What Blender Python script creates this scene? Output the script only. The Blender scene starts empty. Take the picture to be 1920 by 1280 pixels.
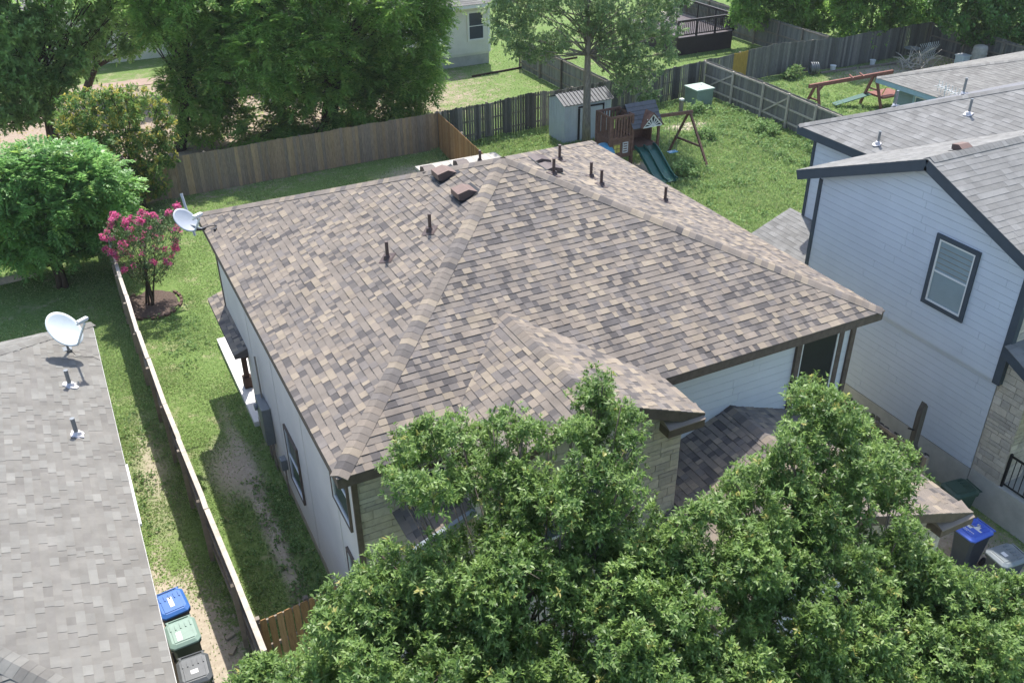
import bpy, math, random
import numpy as np
from mathutils import Vector, Matrix
random.seed(7); RNG = np.random.default_rng(11)
SC = bpy.context.scene
COL = SC.collection

# ------------------------------------------------------------------ camera
cam = bpy.data.cameras.new('camera'); co = bpy.data.objects.new('camera', cam); COL.objects.link(co)
_p, _y, _r = 0.548197837, 0.462305517, -0.00879898
_cp, _sp, _c, _s = math.cos(_p), math.sin(_p), math.cos(_y), math.sin(_y)
_f = Vector((_s*_cp, _c*_cp, -_sp)); _rt = Vector((_c, -_s, 0)); _u = _rt.cross(_f)
_r2 = _rt*math.cos(_r) + _u*math.sin(_r); _u2 = _u*math.cos(_r) - _rt*math.sin(_r)
co.matrix_world = Matrix(((_r2.x, _u2.x, -_f.x, -2.6635), (_r2.y, _u2.y, -_f.y, -11.7515), (_r2.z, _u2.z, -_f.z, 15.0481), (0, 0, 0, 1)))
cam.sensor_width = 36; cam.lens = 1743.83/1920*36; cam.clip_end = 900; cam.clip_start = 0.2
SC.camera = co
# ------------------------------------------------------------------ world and sun
SUN = Vector((0.27, 0.57, 1.0)).normalized()
w = bpy.data.worlds.new('World'); SC.world = w; w.use_nodes = True
nt = w.node_tree; bg = nt.nodes['Background']
sky = nt.nodes.new('ShaderNodeTexSky'); sky.sky_type = 'NISHITA'; sky.sun_disc = False
sky.sun_elevation = math.asin(SUN.z); sky.sun_rotation = math.atan2(SUN.x, SUN.y)
sky.air_density = 1.0; sky.dust_density = 1.5; sky.altitude = 100
nt.links.new(sky.outputs[0], bg.inputs[0]); bg.inputs[1].default_value = 0.15
sl = bpy.data.lights.new('sun', 'SUN'); so = bpy.data.objects.new('sun', sl); COL.objects.link(so)
sl.energy = 3.4; sl.angle = math.radians(0.6); sl.color = (1.0, 0.955, 0.89)
so.rotation_euler = (-SUN).to_track_quat('-Z', 'Y').to_euler(); so.location = (0, 0, 60)
SC.view_settings.view_transform = 'Standard'; SC.view_settings.look = 'None'
SC.view_settings.exposure = 1.1; SC.view_settings.gamma = 1.0

# ------------------------------------------------------------------ materials
def srgb(r, g, b):
    f = lambda c: (c/255/12.92) if c/255 <= .04045 else ((c/255+.055)/1.055)**2.4
    return (f(r), f(g), f(b), 1)
MATS = {}
def mat(name, col, rough=.7, spec=.3, noise=.0, nscale=6, bump=0., bscale=60, attr=False, metal=0, col2=None, stretch=None, transl=0.):
    """procedural material: base colour (or the mesh colour attribute) broken up by object-space noise"""
    m = bpy.data.materials.new(name); m.use_nodes = True; t = m.node_tree; N = t.nodes; L = t.links
    b = N['Principled BSDF']; b.inputs['Roughness'].default_value = rough; b.inputs['Specular IOR Level'].default_value = spec
    b.inputs['Metallic'].default_value = metal
    if attr:
        a = N.new('ShaderNodeAttribute'); a.attribute_name = 'Col'; src = a.outputs['Color']
    else:
        a = N.new('ShaderNodeRGB'); a.outputs[0].default_value = (*col[:3], 1); src = a.outputs[0]
    tc = N.new('ShaderNodeTexCoord'); vec = tc.outputs['Object']
    if stretch:
        mp = N.new('ShaderNodeMapping'); mp.inputs['Scale'].default_value = stretch; L.new(vec, mp.inputs['Vector']); vec = mp.outputs[0]
    if noise:
        n = N.new('ShaderNodeTexNoise'); n.inputs['Scale'].default_value = nscale; n.inputs['Detail'].default_value = 8; n.inputs['Roughness'].default_value = .65
        L.new(vec, n.inputs['Vector'])
        mx = N.new('ShaderNodeMix'); mx.data_type = 'RGBA'; mx.blend_type = 'MULTIPLY' if col2 is None else 'MIX'
        r = N.new('ShaderNodeValToRGB'); L.new(n.outputs['Fac'], r.inputs[0])
        if col2 is None:
            lo = max(0, 1-noise); r.color_ramp.elements[0].position = .3; r.color_ramp.elements[1].position = .7
            r.color_ramp.elements[0].color = (lo, lo, lo, 1); r.color_ramp.elements[1].color = (1+noise*.4,)*3+(1,)
            mx.inputs[0].default_value = 1; L.new(src, mx.inputs[6]); L.new(r.outputs[0], mx.inputs[7])
        else:
            r.color_ramp.elements[0].position = .42; r.color_ramp.elements[1].position = .62
            L.new(r.outputs[0], mx.inputs[0]); L.new(src, mx.inputs[6]); mx.inputs[7].default_value = (*col2[:3], 1)
        src = mx.outputs[2]
    L.new(src, b.inputs['Base Color'])
    if bump:
        n2 = N.new('ShaderNodeTexNoise'); n2.inputs['Scale'].default_value = bscale; n2.inputs['Detail'].default_value = 5; L.new(vec, n2.inputs['Vector'])
        bp = N.new('ShaderNodeBump'); bp.inputs['Strength'].default_value = bump; bp.inputs['Distance'].default_value = .02
        L.new(n2.outputs['Fac'], bp.inputs['Height']); L.new(bp.outputs[0], b.inputs['Normal'])
    if transl:
        tr = N.new('ShaderNodeBsdfTranslucent'); L.new(src, tr.inputs[0]); ms = N.new('ShaderNodeMixShader'); ms.inputs[0].default_value = transl
        L.new(b.outputs[0], ms.inputs[1]); L.new(tr.outputs[0], ms.inputs[2]); L.new(ms.outputs[0], N['Material Output'].inputs[0])
    MATS[name] = m; return m

M_SHINGLE = mat('asphalt_shingles', (.2,.2,.2), .95, .15, noise=.20, nscale=2.2, bump=.35, bscale=220, attr=True)
M_WHITE = mat('painted_siding', srgb(206,209,212), .75, .2, noise=.07, nscale=1.3, bump=.12, bscale=30)
M_PANEL = mat('painted_panel_wall', srgb(206,199,190), .8, .2, noise=.10, nscale=.9, bump=.1, bscale=12)
M_GREY = mat('blue_grey_siding', srgb(192,199,209), .75, .2, noise=.07, nscale=1.1, bump=.1, bscale=30)
M_FOUND = mat('foundation_concrete', srgb(178,176,168), .9, .2, noise=.22, nscale=2.2, bump=.4, bscale=25)
M_FOUNDT = mat('soil_stained_foundation', srgb(170,158,138), .9, .2, noise=.25, nscale=3, bump=.3, bscale=25)
M_NAVY = mat('slate_trim_paint', srgb(62,72,82), .6, .3, noise=.15, nscale=3)
M_BROWN = mat('weathered_brown_trim', srgb(104,92,82), .75, .25, noise=.35, nscale=7, bump=.2, bscale=30)
M_DKBROWN = mat('dark_brown_wood', srgb(72,54,46), .75, .25, noise=.35, nscale=9, bump=.3, bscale=40)
M_STONE = mat('cut_limestone', (.4,.38,.33), .85, .2, noise=.2, nscale=9, bump=.6, bscale=35, attr=True)
M_MORTAR = mat('mortar', srgb(184,176,162), .95, .1, noise=.15, nscale=20)
M_WOODOLD = mat('weathered_fence_wood', (.2,.2,.2), .85, .15, noise=.35, nscale=5, bump=.4, bscale=30, attr=True, stretch=(6,6,.8))
M_RAIL = mat('bleached_rail_wood', srgb(190,180,166), .85, .15, noise=.3, nscale=6, bump=.3, bscale=30)
M_RAILD = mat('weathered_rail_wood', srgb(140,130,118), .85, .15, noise=.3, nscale=6, bump=.3, bscale=30)
M_GLASS = mat('dark_window_glass', srgb(62,72,80), .12, .6, noise=.25, nscale=1.5)
M_SCREEN = mat('dark_insect_screen', srgb(28,31,36), .45, .4, noise=.3, nscale=3)
M_BLIND = mat('window_blinds_behind_glass', srgb(128,146,152), .3, .5, noise=.12, nscale=2)
M_VINYL = mat('white_vinyl_frame', srgb(215,215,212), .5, .4, noise=.05, nscale=5)
M_VENT = mat('dark_brown_painted_metal', srgb(78,62,58), .55, .4, noise=.2, nscale=12)
M_VENTTOP = mat('mid_brown_metal', srgb(118,98,90), .7, .3, noise=.15, nscale=10)  # lighter brown for hood tops; the hood sides use the darker brown
M_BLACK = mat('near_black_paint', srgb(30,30,32), .5, .35, noise=.2, nscale=6)
M_PVC = mat('grey_pvc_pipe', srgb(168,170,172), .5, .3, noise=.12, nscale=9)
M_PUTTY = mat('white_roof_sealant', srgb(206,203,204), .6, .3, noise=.2, nscale=15, bump=.8, bscale=40)
M_DISH = mat('pale_dish_paint', srgb(205,212,210), .45, .4, noise=.08, nscale=4)
M_DISHG = mat('grey_dish_paint', srgb(158,164,172), .45, .4, noise=.1, nscale=4)
M_STEEL = mat('galvanised_steel', srgb(126,130,132), .45, .5, noise=.15, nscale=12, metal=.4)
M_TRUNK = mat('grey_brown_bark', srgb(146,138,126), .95, .1, noise=.45, nscale=7, bump=.9, bscale=22, stretch=(2,2,.6))
M_BARKD = mat('dark_bark', srgb(78,70,60), .95, .1, noise=.4, nscale=7, bump=.9, bscale=22, stretch=(2,2,.6))
M_TWIG = mat('pale_twig_bark', srgb(122,112,102), .9, .15, noise=.3, nscale=12)

def leafmat(name, dark, light, tip, rough=.42, spec=.45, transl=.22):
    m = bpy.data.materials.new(name); m.use_nodes = True; t = m.node_tree; N = t.nodes; L = t.links
    b = N['Principled BSDF']; b.inputs['Roughness'].default_value = rough; b.inputs['Specular IOR Level'].default_value = spec
    a = N.new('ShaderNodeAttribute'); a.attribute_name = 'Col'
    s = N.new('ShaderNodeSeparateColor'); L.new(a.outputs['Color'], s.inputs[0])
    m1 = N.new('ShaderNodeMix'); m1.data_type = 'RGBA'; m1.inputs[6].default_value = dark; m1.inputs[7].default_value = light; L.new(s.outputs[0], m1.inputs[0])
    m2 = N.new('ShaderNodeMix'); m2.data_type = 'RGBA'; m2.inputs[7].default_value = tip; L.new(m1.outputs[2], m2.inputs[6]); L.new(s.outputs[1], m2.inputs[0])
    L.new(m2.outputs[2], b.inputs['Base Color'])
    tr = N.new('ShaderNodeBsdfTranslucent'); L.new(m2.outputs[2], tr.inputs[0]); ms = N.new('ShaderNodeMixShader'); ms.inputs[0].default_value = transl
    L.new(b.outputs[0], ms.inputs[1]); L.new(tr.outputs[0], ms.inputs[2]); L.new(ms.outputs[0], N['Material Output'].inputs[0])
    return m
L_FRONT = leafmat('glossy_evergreen_leaf', (.088,.168,.036,1), (.262,.388,.105,1), (.52,.46,.14,1), .46, .45, .4)
L_PECAN = leafmat('pecan_leaf', (.13,.27,.055,1), (.37,.58,.14,1), (.50,.60,.15,1), .5, .4, .6)
L_BRIGHT = leafmat('bright_compound_leaf', (.12,.27,.07,1), (.32,.56,.17,1), (.40,.55,.12,1), .42, .5, .5)
L_DARK = leafmat('dark_oak_leaf', (.14,.28,.07,1), (.36,.54,.18,1), (.4,.45,.12,1), .42, .55, .6)
L_AUTUMN = leafmat('bronze_tipped_leaf', (.10,.21,.05,1), (.26,.38,.10,1), (.62,.52,.12,1), .5, .35, .5)
L_GREYGR = leafmat('grey_green_leaf', (.12,.20,.075,1), (.30,.42,.19,1), (.36,.42,.18,1), .5, .4, .5)
L_BUSH = leafmat('small_shrub_leaf', (.05,.13,.03,1), (.15,.30,.07,1), (.24,.36,.08,1), .5, .35, .25)
L_CRAPE = leafmat('crape_myrtle_leaf', (.05,.11,.035,1), (.15,.24,.08,1), (.3,.2,.1,1), .5, .35, .25)
L_FLOWER = leafmat('magenta_blossom', (.62,.08,.25,1), (.86,.27,.49,1), (.5,.05,.1,1), .8, .2, .35)
L_GRASS = leafmat('grass_blade', (.19,.275,.085,1), (.37,.49,.19,1), (.52,.48,.28,1), .75, .2, .4)
L_WEED = leafmat('weed_leaf', (.12,.22,.065,1), (.28,.43,.15,1), (.48,.54,.2,1), .55, .35, .4)

# ------------------------------------------------------------------ object helpers
def tag(o, label=None, cat=None, group=None, kind=None):
    if label: o['label'] = label
    if cat: o['category'] = cat
    if group: o['group'] = group
    if kind: o['kind'] = kind
    return o
def thing(name, loc, label, cat, group=None, rz=0):
    o = bpy.data.objects.new(name, None); COL.objects.link(o); o.location = loc; o.rotation_euler = (0, 0, rz)
    o.empty_display_size = .3
    return tag(o, label, cat, group)
def copy_tree(o, parent=None):
    c = o.copy(); COL.objects.link(c); c.parent = parent
    for ch in [k for k in o.children]: copy_tree(ch, c)
    return c
def wloc(p):
    v = Vector((0, 0, 0))
    while p is not None: v += Vector(p.location); p = p.parent
    return v

class MB:
    def __init__(s): s.v = []; s.f = []; s.m = []; s.c = []
    def add(s, vs, fs, mi=0, col=(.5,.5,.5)):
        n = len(s.v); s.v += [tuple(a) for a in vs]; s.f += [tuple(i+n for i in f) for f in fs]; s.m += [mi]*len(fs); s.c += [(*col[:3], 1)]*len(vs)
    def box(s, x0, x1, y0, y1, z0, z1, mi=0, col=(.5,.5,.5)):
        s.add([(x0,y0,z0),(x1,y0,z0),(x1,y1,z0),(x0,y1,z0),(x0,y0,z1),(x1,y0,z1),(x1,y1,z1),(x0,y1,z1)],
              [(0,3,2,1),(4,5,6,7),(0,1,5,4),(1,2,6,5),(2,3,7,6),(3,0,4,7)], mi, col)
    def beam(s, a, b, w, h, mi=0, col=(.5,.5,.5), up=(0,0,1)):
        """rectangular bar from a to b, w across, h along up"""
        a = Vector(a); b = Vector(b); d = (b-a).normalized(); u = Vector(up)
        if abs(d.dot(u)) > .98: u = Vector((0, 1, 0))
        r = d.cross(u).normalized()*w/2; u = r.cross(d).normalized()*h/2
        s.add([a-r-u, a+r-u, a+r+u, a-r+u, b-r-u, b+r-u, b+r+u, b-r+u], [(0,1,2,3),(7,6,5,4),(0,4,5,1),(1,5,6,2),(2,6,7,3),(3,7,4,0)], mi, col)
    def tube(s, pts, rad, n=8, mi=0, col=(.5,.5,.5), caps=True):
        pts = [Vector(p) for p in pts]; R = rad if hasattr(rad, '__len__') else [rad]*len(pts)
        base = len(s.v); vs = []; pr = None
        for i, p in enumerate(pts):
            d = (pts[min(i+1, len(pts)-1)]-pts[max(i-1, 0)]).normalized()
            if pr is None: pr = d.orthogonal().normalized()
            pr = (pr-d*pr.dot(d)); pr = pr.normalized() if pr.length > 1e-6 else d.orthogonal().normalized(); q = d.cross(pr)
            for k in range(n):
                t = 2*math.pi*k/n; vs.append(p+(pr*math.cos(t)+q*math.sin(t))*R[i])
        fs = [(i*n+k, i*n+(k+1)%n, (i+1)*n+(k+1)%n, (i+1)*n+k) for i in range(len(pts)-1) for k in range(n)]
        if caps: fs += [tuple(range(n-1, -1, -1)), tuple((len(pts)-1)*n+k for k in range(n))]
        s.add(vs, fs, mi, col)
    def prism(s, poly, ext, mi=0, col=(.5,.5,.5)):
        """poly: 3-D points; ext: extrusion vector"""
        n = len(poly); e = Vector(ext); P = [Vector(p) for p in poly]
        s.add(P+[p+e for p in P], [tuple(range(n-1,-1,-1)), tuple(range(n, 2*n))]+[(i, (i+1)%n, n+(i+1)%n, n+i) for i in range(n)], mi, col)
    def build(s, name, mats, parent=None, smooth=False, bevel=0):
        if not isinstance(mats, (list, tuple)): mats = [mats]
        off = wloc(parent) if parent else Vector((0, 0, 0))
        me = bpy.data.meshes.new(name)
        me.from_pydata([(a[0]-off.x, a[1]-off.y, a[2]-off.z) for a in s.v], [], s.f)
        for m in mats: me.materials.append(m)
        me.polygons.foreach_set('material_index', s.m)
        ca = me.color_attributes.new('Col', 'FLOAT_COLOR', 'POINT'); ca.data.foreach_set('color', [x for c in s.c for x in c])
        if smooth: me.polygons.foreach_set('use_smooth', [True]*len(s.f))
        me.update()
        o = bpy.data.objects.new(name, me); COL.objects.link(o)
        if parent: o.parent = parent
        if bevel:
            bv = o.modifiers.new('bevel', 'BEVEL'); bv.width = bevel; bv.segments = 2; bv.limit_method = 'ANGLE'
        return o

def np_mesh(name, V, nper, C, material, parent=None):
    """mesh of separate faces with nper corners each"""
    n = len(V)//nper; me = bpy.data.meshes.new(name); me.vertices.add(len(V)); me.vertices.foreach_set('co', V.astype(np.float32).ravel())
    me.loops.add(len(V)); me.loops.foreach_set('vertex_index', np.arange(len(V), dtype=np.int32))
    me.polygons.add(n); me.polygons.foreach_set('loop_start', np.arange(0, len(V), nper, dtype=np.int32))
    try: me.polygons.foreach_set('loop_total', np.full(n, nper, dtype=np.int32))
    except Exception: pass
    me.materials.append(material); me.update(calc_edges=True)
    ca = me.color_attributes.new('Col', 'FLOAT_COLOR', 'POINT'); ca.data.foreach_set('color', C.astype(np.float32).ravel())
    o = bpy.data.objects.new(name, me); COL.objects.link(o)
    if parent: o.parent = parent
    return o

def clip(poly, a, b, c):
    """keep part of 2-D polygon where a*x+b*y+c >= 0"""
    out = []; n = len(poly)
    for i in range(n):
        p = poly[i]; q = poly[(i+1) % n]; dp = a*p[0]+b*p[1]+c; dq = a*q[0]+b*q[1]+c
        if dp >= 0: out.append(p)
        if (dp > 0 and dq < 0) or (dp < 0 and dq > 0):
            t = dp/(dp-dq); out.append((p[0]+(q[0]-p[0])*t, p[1]+(q[1]-p[1])*t))
    return out
def clip_convex(poly, cv):
    n = len(cv)
    for i in range(n):
        x1, y1 = cv[i]; x2, y2 = cv[(i+1) % n]
        poly = clip(poly, -(y2-y1), (x2-x1), (y2-y1)*x1-(x2-x1)*y1)
        if len(poly) < 3: return []
    return poly
def area2(p): return sum(p[i][0]*p[(i+1)%len(p)][1]-p[(i+1)%len(p)][0]*p[i][1] for i in range(len(p)))/2

def courses(mb, corners, U, V, exposure, widths, colour, t=.012, tilt=True, lift=.0, gap=0, depth=.012, mi=0, jit=0, back=.0, band=False):
    """cover a convex polygon (3-D corners, first one the origin) with overlapping rows of tabs"""
    O = Vector(corners[0]); U = Vector(U).normalized(); V = Vector(V).normalized(); Nn = U.cross(V)
    cv = [((Vector(p)-O).dot(U), (Vector(p)-O).dot(V)) for p in corners]
    if area2(cv) < 0: cv = cv[::-1]
    u0 = min(p[0] for p in cv); u1 = max(p[0] for p in cv); v0 = min(p[1] for p in cv); v1 = max(p[1] for p in cv)
    v = v0; row = 0; prev = None
    while v < v1-1e-4:
        e = exposure() if callable(exposure) else exposure
        u = u0-random.random()*.3; 
        while u < u1:
            wd = widths(); rect = [(u+gap/2, v+gap/2), (u+wd-gap/2, v+gap/2), (u+wd-gap/2, v+e-gap/2), (u+gap/2, v+e-gap/2)]
            if jit: 
                j = random.uniform(-jit, jit); rect[0] = (rect[0][0], rect[0][1]+j); rect[1] = (rect[1][0], rect[1][1]+j)
            pc = clip_convex(rect, cv)
            if len(pc) >= 3 and abs(area2(pc)) > 2e-5:
                col, up = colour(row)
                vs = []; n = len(pc)
                for (a, b) in pc:
                    h = (t*(1-(b-v)/e)+.001 if tilt else t)+up+lift
                    vs.append(O+U*a+V*b+Nn*h)
                for (a, b) in pc: vs.append(O+U*a+V*b+Nn*(lift-depth))
                mb.add(vs, [tuple(range(n))]+[(i, n+i, n+(i+1)%n, (i+1)%n) for i in range(n)], mi, col)
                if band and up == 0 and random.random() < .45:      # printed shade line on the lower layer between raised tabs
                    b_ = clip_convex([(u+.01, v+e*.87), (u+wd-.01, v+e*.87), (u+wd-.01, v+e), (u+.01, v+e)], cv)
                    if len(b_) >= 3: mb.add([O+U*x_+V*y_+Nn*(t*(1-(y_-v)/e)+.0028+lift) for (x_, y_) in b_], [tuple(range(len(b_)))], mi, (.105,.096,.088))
            u += wd
        v += e; row += 1

def pick(pal):
    r = random.random()*sum(p[0] for p in pal)
    for wgt, c, up in pal:
        r -= wgt
        if r <= 0: break
    k = random.uniform(.93, 1.07)
    return (c[0]*k, c[1]*k, c[2]*k), up
PAL_MAIN = [(44, (.218,.187,.158), 0), (14, (.115,.104,.099), 0), (12, (.158,.141,.129), 0), (14, (.302,.252,.193), .006), (14, (.258,.216,.175), .006), (9, (.193,.171,.155), .005)]
PAL_GREY = [(42, (.206,.196,.176), 0), (25, (.217,.209,.189), .006), (9, (.243,.236,.214), .006), (12, (.190,.180,.163), 0)]
PAL_NEXT = [(50, (.218,.214,.203), 0), (25, (.243,.239,.228), .003), (14, (.20,.196,.185), 0)]
PAL_FAR = [(50, (.215,.208,.192), 0), (25, (.235,.228,.21), .003), (14, (.198,.19,.176), 0)]
PAL_STONE = [(40, (.50,.45,.38), 0), (20, (.44,.40,.35), .003), (20, (.56,.51,.44), .003), (12, (.40,.365,.325), .004)]
def shingles(mb, corners, U, V, pal, ex=.147, wmin=.08, wmax=.20, t=.010, band=None):
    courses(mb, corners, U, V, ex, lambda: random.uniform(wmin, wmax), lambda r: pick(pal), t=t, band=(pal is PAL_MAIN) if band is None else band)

def caps(mb, a, b, nl, nr, pal, half=.17, step=.15, lift=.030):
    """overlapping ridge caps from a (low) to b (high); nl, nr: outward in-plane directions on both sides (unit)"""
    a = Vector(a); b = Vector(b); d = (b-a).normalized(); n = int((b-a).length/step); nl = Vector(nl).normalized(); nr = Vector(nr).normalized()
    up = (-(nl+nr)); up = (up-d*up.dot(d)).normalized()
    if up.z < 0: up = -up
    for k in range(n):
        c, _ = pick([q_ for q_ in pal if q_[1][0] > .14] if random.random() < .8 else pal); p = a+d*(k*step+.06); q = p+d*(step*1.15)
        secs = []
        for pt, h in ((p, lift+.005), (q, lift)):
            secs.append([pt+nl*half+up*(h*.62), pt+nl*half*.45+up*(h*.95), pt+up*h*1.1, pt+nr*half*.45+up*(h*.95), pt+nr*half+up*(h*.62)])
        low = [x-up*.03 for x in secs[0]]
        mb.add(secs[0]+secs[1]+low, [(i, i+1, 6+i, 5+i) for i in range(4)]+[(10+i, 11+i, i+1, i) for i in range(4)]+[(4,14,9),(0,5,10)], 0, c)

def hash_cols(n, tipf=.0, a=.5, sd=.28):
    r = np.clip(RNG.normal(a, sd, n), 0, 1); g = (RNG.random(n) < tipf)*RNG.uniform(.5, 1, n)
    return r, g
def leaf_quads(P, D, Nv, Ln, Wd, r, g):
    """diamond leaves: base P, direction D, normal N"""
    D = D/np.linalg.norm(D, axis=1, keepdims=True); S = np.cross(D, Nv); S /= (np.linalg.norm(S, axis=1, keepdims=True)+1e-9)
    Ln = Ln[:, None]; Wd = Wd[:, None]; n = len(P)
    mid = P+D*Ln*.5; up = np.cross(S, D)
    V = np.stack([P, mid+S*Wd*.5+up*Wd*.12, P+D*Ln-up*Ln*.06, mid-S*Wd*.5+up*Wd*.12], 1).reshape(-1, 3)
    C = np.repeat(np.stack([r, g, np.zeros(n), np.ones(n)], 1), 4, 0)
    return V, C
def unit(n):
    d = RNG.normal(size=(n, 3)); return d/np.linalg.norm(d, axis=1, keepdims=True)

def foliage(clumps, per, rosette, L, W, tipf=.03, subr=.22, droop=0., up=.35, shell=.55, flat=.85, frond=0., tone=.5, face=.8):
    """clumps (x,y,z,r) -> rosettes of leaves spread through uneven lumps; per = rosettes per m2 of clump surface"""
    PV = []; PC = []
    for (x, y, z, r) in clumps:
        nl = max(5, int(3.2*(r/ max(.12, subr))**2)); nr = max(6, int(per*r*r*6))
        d = unit(nl); d[:, 2] = d[:, 2]*.9+.12
        lc = np.array((x, y, z))+d*np.array((1, 1, flat))*r*np.where(RNG.random((nl, 1)) < .12, RNG.uniform(1.05, 1.45, (nl, 1)), RNG.uniform(.4, 1.0, (nl, 1)))
        k = RNG.integers(0, nl, nr); o = unit(nr)*RNG.random((nr, 1))**.45
        c = lc[k]+o*subr*RNG.uniform(.6, 1.5, (nr, 1))
        ax = (c-np.array((x, y, z)))/r+unit(nr)*.55+np.array((0, 0, up-droop)); ax /= np.linalg.norm(ax, axis=1, keepdims=True)
        tn = (RNG.normal(tone, .22, nl)[k]+RNG.normal(0, .16)); tip = (RNG.random(nr) < tipf)
        m = rosette
        P = np.repeat(c, m, 0); A = np.repeat(ax, m, 0); q = unit(nr*m); q -= A*np.sum(q*A, 1, keepdims=True); q /= np.linalg.norm(q, axis=1, keepdims=True)
        if frond:
            s = np.tile(np.linspace(0, 1, m), nr)[:, None]
            pa = np.repeat(np.cross(ax, np.array((0, 0, 1.0))+unit(nr)*.3), m, 0); pa /= np.linalg.norm(pa, axis=1, keepdims=True)
            sg = np.tile(np.where(np.arange(m) % 2 == 0, 1, -1), nr)[:, None]
            P = P+A*s*frond-np.array((0, 0, 1))*s*s*frond*.35; D = pa*sg+A*.6+unit(nr*m)*.25; Nv = np.cross(A, pa)+unit(nr*m)*.35
            Nv *= np.sign(Nv[:, 2:3]+1e-6)
        else:
            s = RNG.random((nr*m, 1)); P = P+A*s*L*.9; D = q+A*RNG.uniform(.2, 1.1, (nr*m, 1)); Nv = A+q*.2+unit(nr*m)*.45
        Nv = Nv*np.sign(Nv[:, 2:3]+1e-6)*.75+np.array((.18, .3, .8))*face
        D[:, 2] -= droop*.5
        lr = np.clip(np.repeat(tn, m)+RNG.normal(0, .2, nr*m), 0, 1); g = np.repeat(tip, m)*RNG.uniform(.4, 1, nr*m)
        V, C = leaf_quads(P, D, Nv, L*RNG.uniform(.65, 1.25, nr*m), W*RNG.uniform(.7, 1.2, nr*m), lr, g)
        PV.append(V); PC.append(C)
    return np.concatenate(PV), np.concatenate(PC)

def limbs(mb, base, clumps, r0, split=.35, twig=.012, n=7, every=1, wander=.25, stems=1, spread=.15, straight=False):
    """trunk(s) from base and a curved limb to every clump"""
    base = Vector(base); cs = [Vector(c[:3]) for c in clumps]; cen = sum(cs, Vector())/len(cs)
    for si in range(stems):
        sb = base+Vector((random.uniform(-1, 1), random.uniform(-1, 1), 0))*spread*(stems > 1)
        mine = [c for i, c in enumerate(clumps) if i % stems == si]
        mc = sum([Vector(c[:3]) for c in mine], Vector())/max(1, len(mine)); top = sb.lerp(mc, .9 if stems > 1 else .8); H = top.z-sb.z
        if straight: top = Vector((base.x-.25, base.y, max(c[2] for c in clumps)*.92))
        path = [sb.lerp(top, t)+Vector((math.sin(t*5+si)*wander*.3*t, math.cos(t*4+si)*wander*.3*t, 0)) for t in np.linspace(0, 1, 7)]
        path[0] = sb-Vector((0, 0, .05)); rr = r0/(stems**.5)
        mb.tube(path, [rr*(1.25-.95*t) for t in np.linspace(0, 1, 7)], n)
        for i, c in enumerate(mine):
            if i % every: continue
            e = Vector(c[:3]); k = random.uniform(split, .95); j = min(5, int(k*6)); st = path[j].lerp(path[j+1], k*6-j)
            if st.z > e.z-.1: st = path[max(1, int(split*6))]
            md = st.lerp(e, .5)+Vector((random.uniform(-.2, .2), random.uniform(-.2, .2), random.uniform(-.35, .05)))*wander*2
            ln = (e-st).length
            mb.tube([st, st.lerp(md, .5)+Vector((0, 0, .04)), md, e], [rr*.26, rr*.19, rr*.12, twig], 5)
            for q in range(3):
                dd = Vector(unit(1)[0]); dd.z = abs(dd.z)*.7; mb.tube([e.lerp(md, .3), e+dd*c[3]*.5, e+dd*c[3]*.95], [twig, twig*.7, twig*.35], 3, caps=False)

def tree(name, base, clumps, label, leaf, lm, bark, r0, cat='tree', group=None, **kw):
    t = thing(name, base, label, cat, group)
    mb = MB(); limbs(mb, base, clumps, r0, **kw); mb.build('trunk', bark, t, smooth=True)
    V, C = foliage(clumps, **leaf); V = V-np.array(base); np_mesh('crown', V, 4, C, lm, t)
    return t

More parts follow.
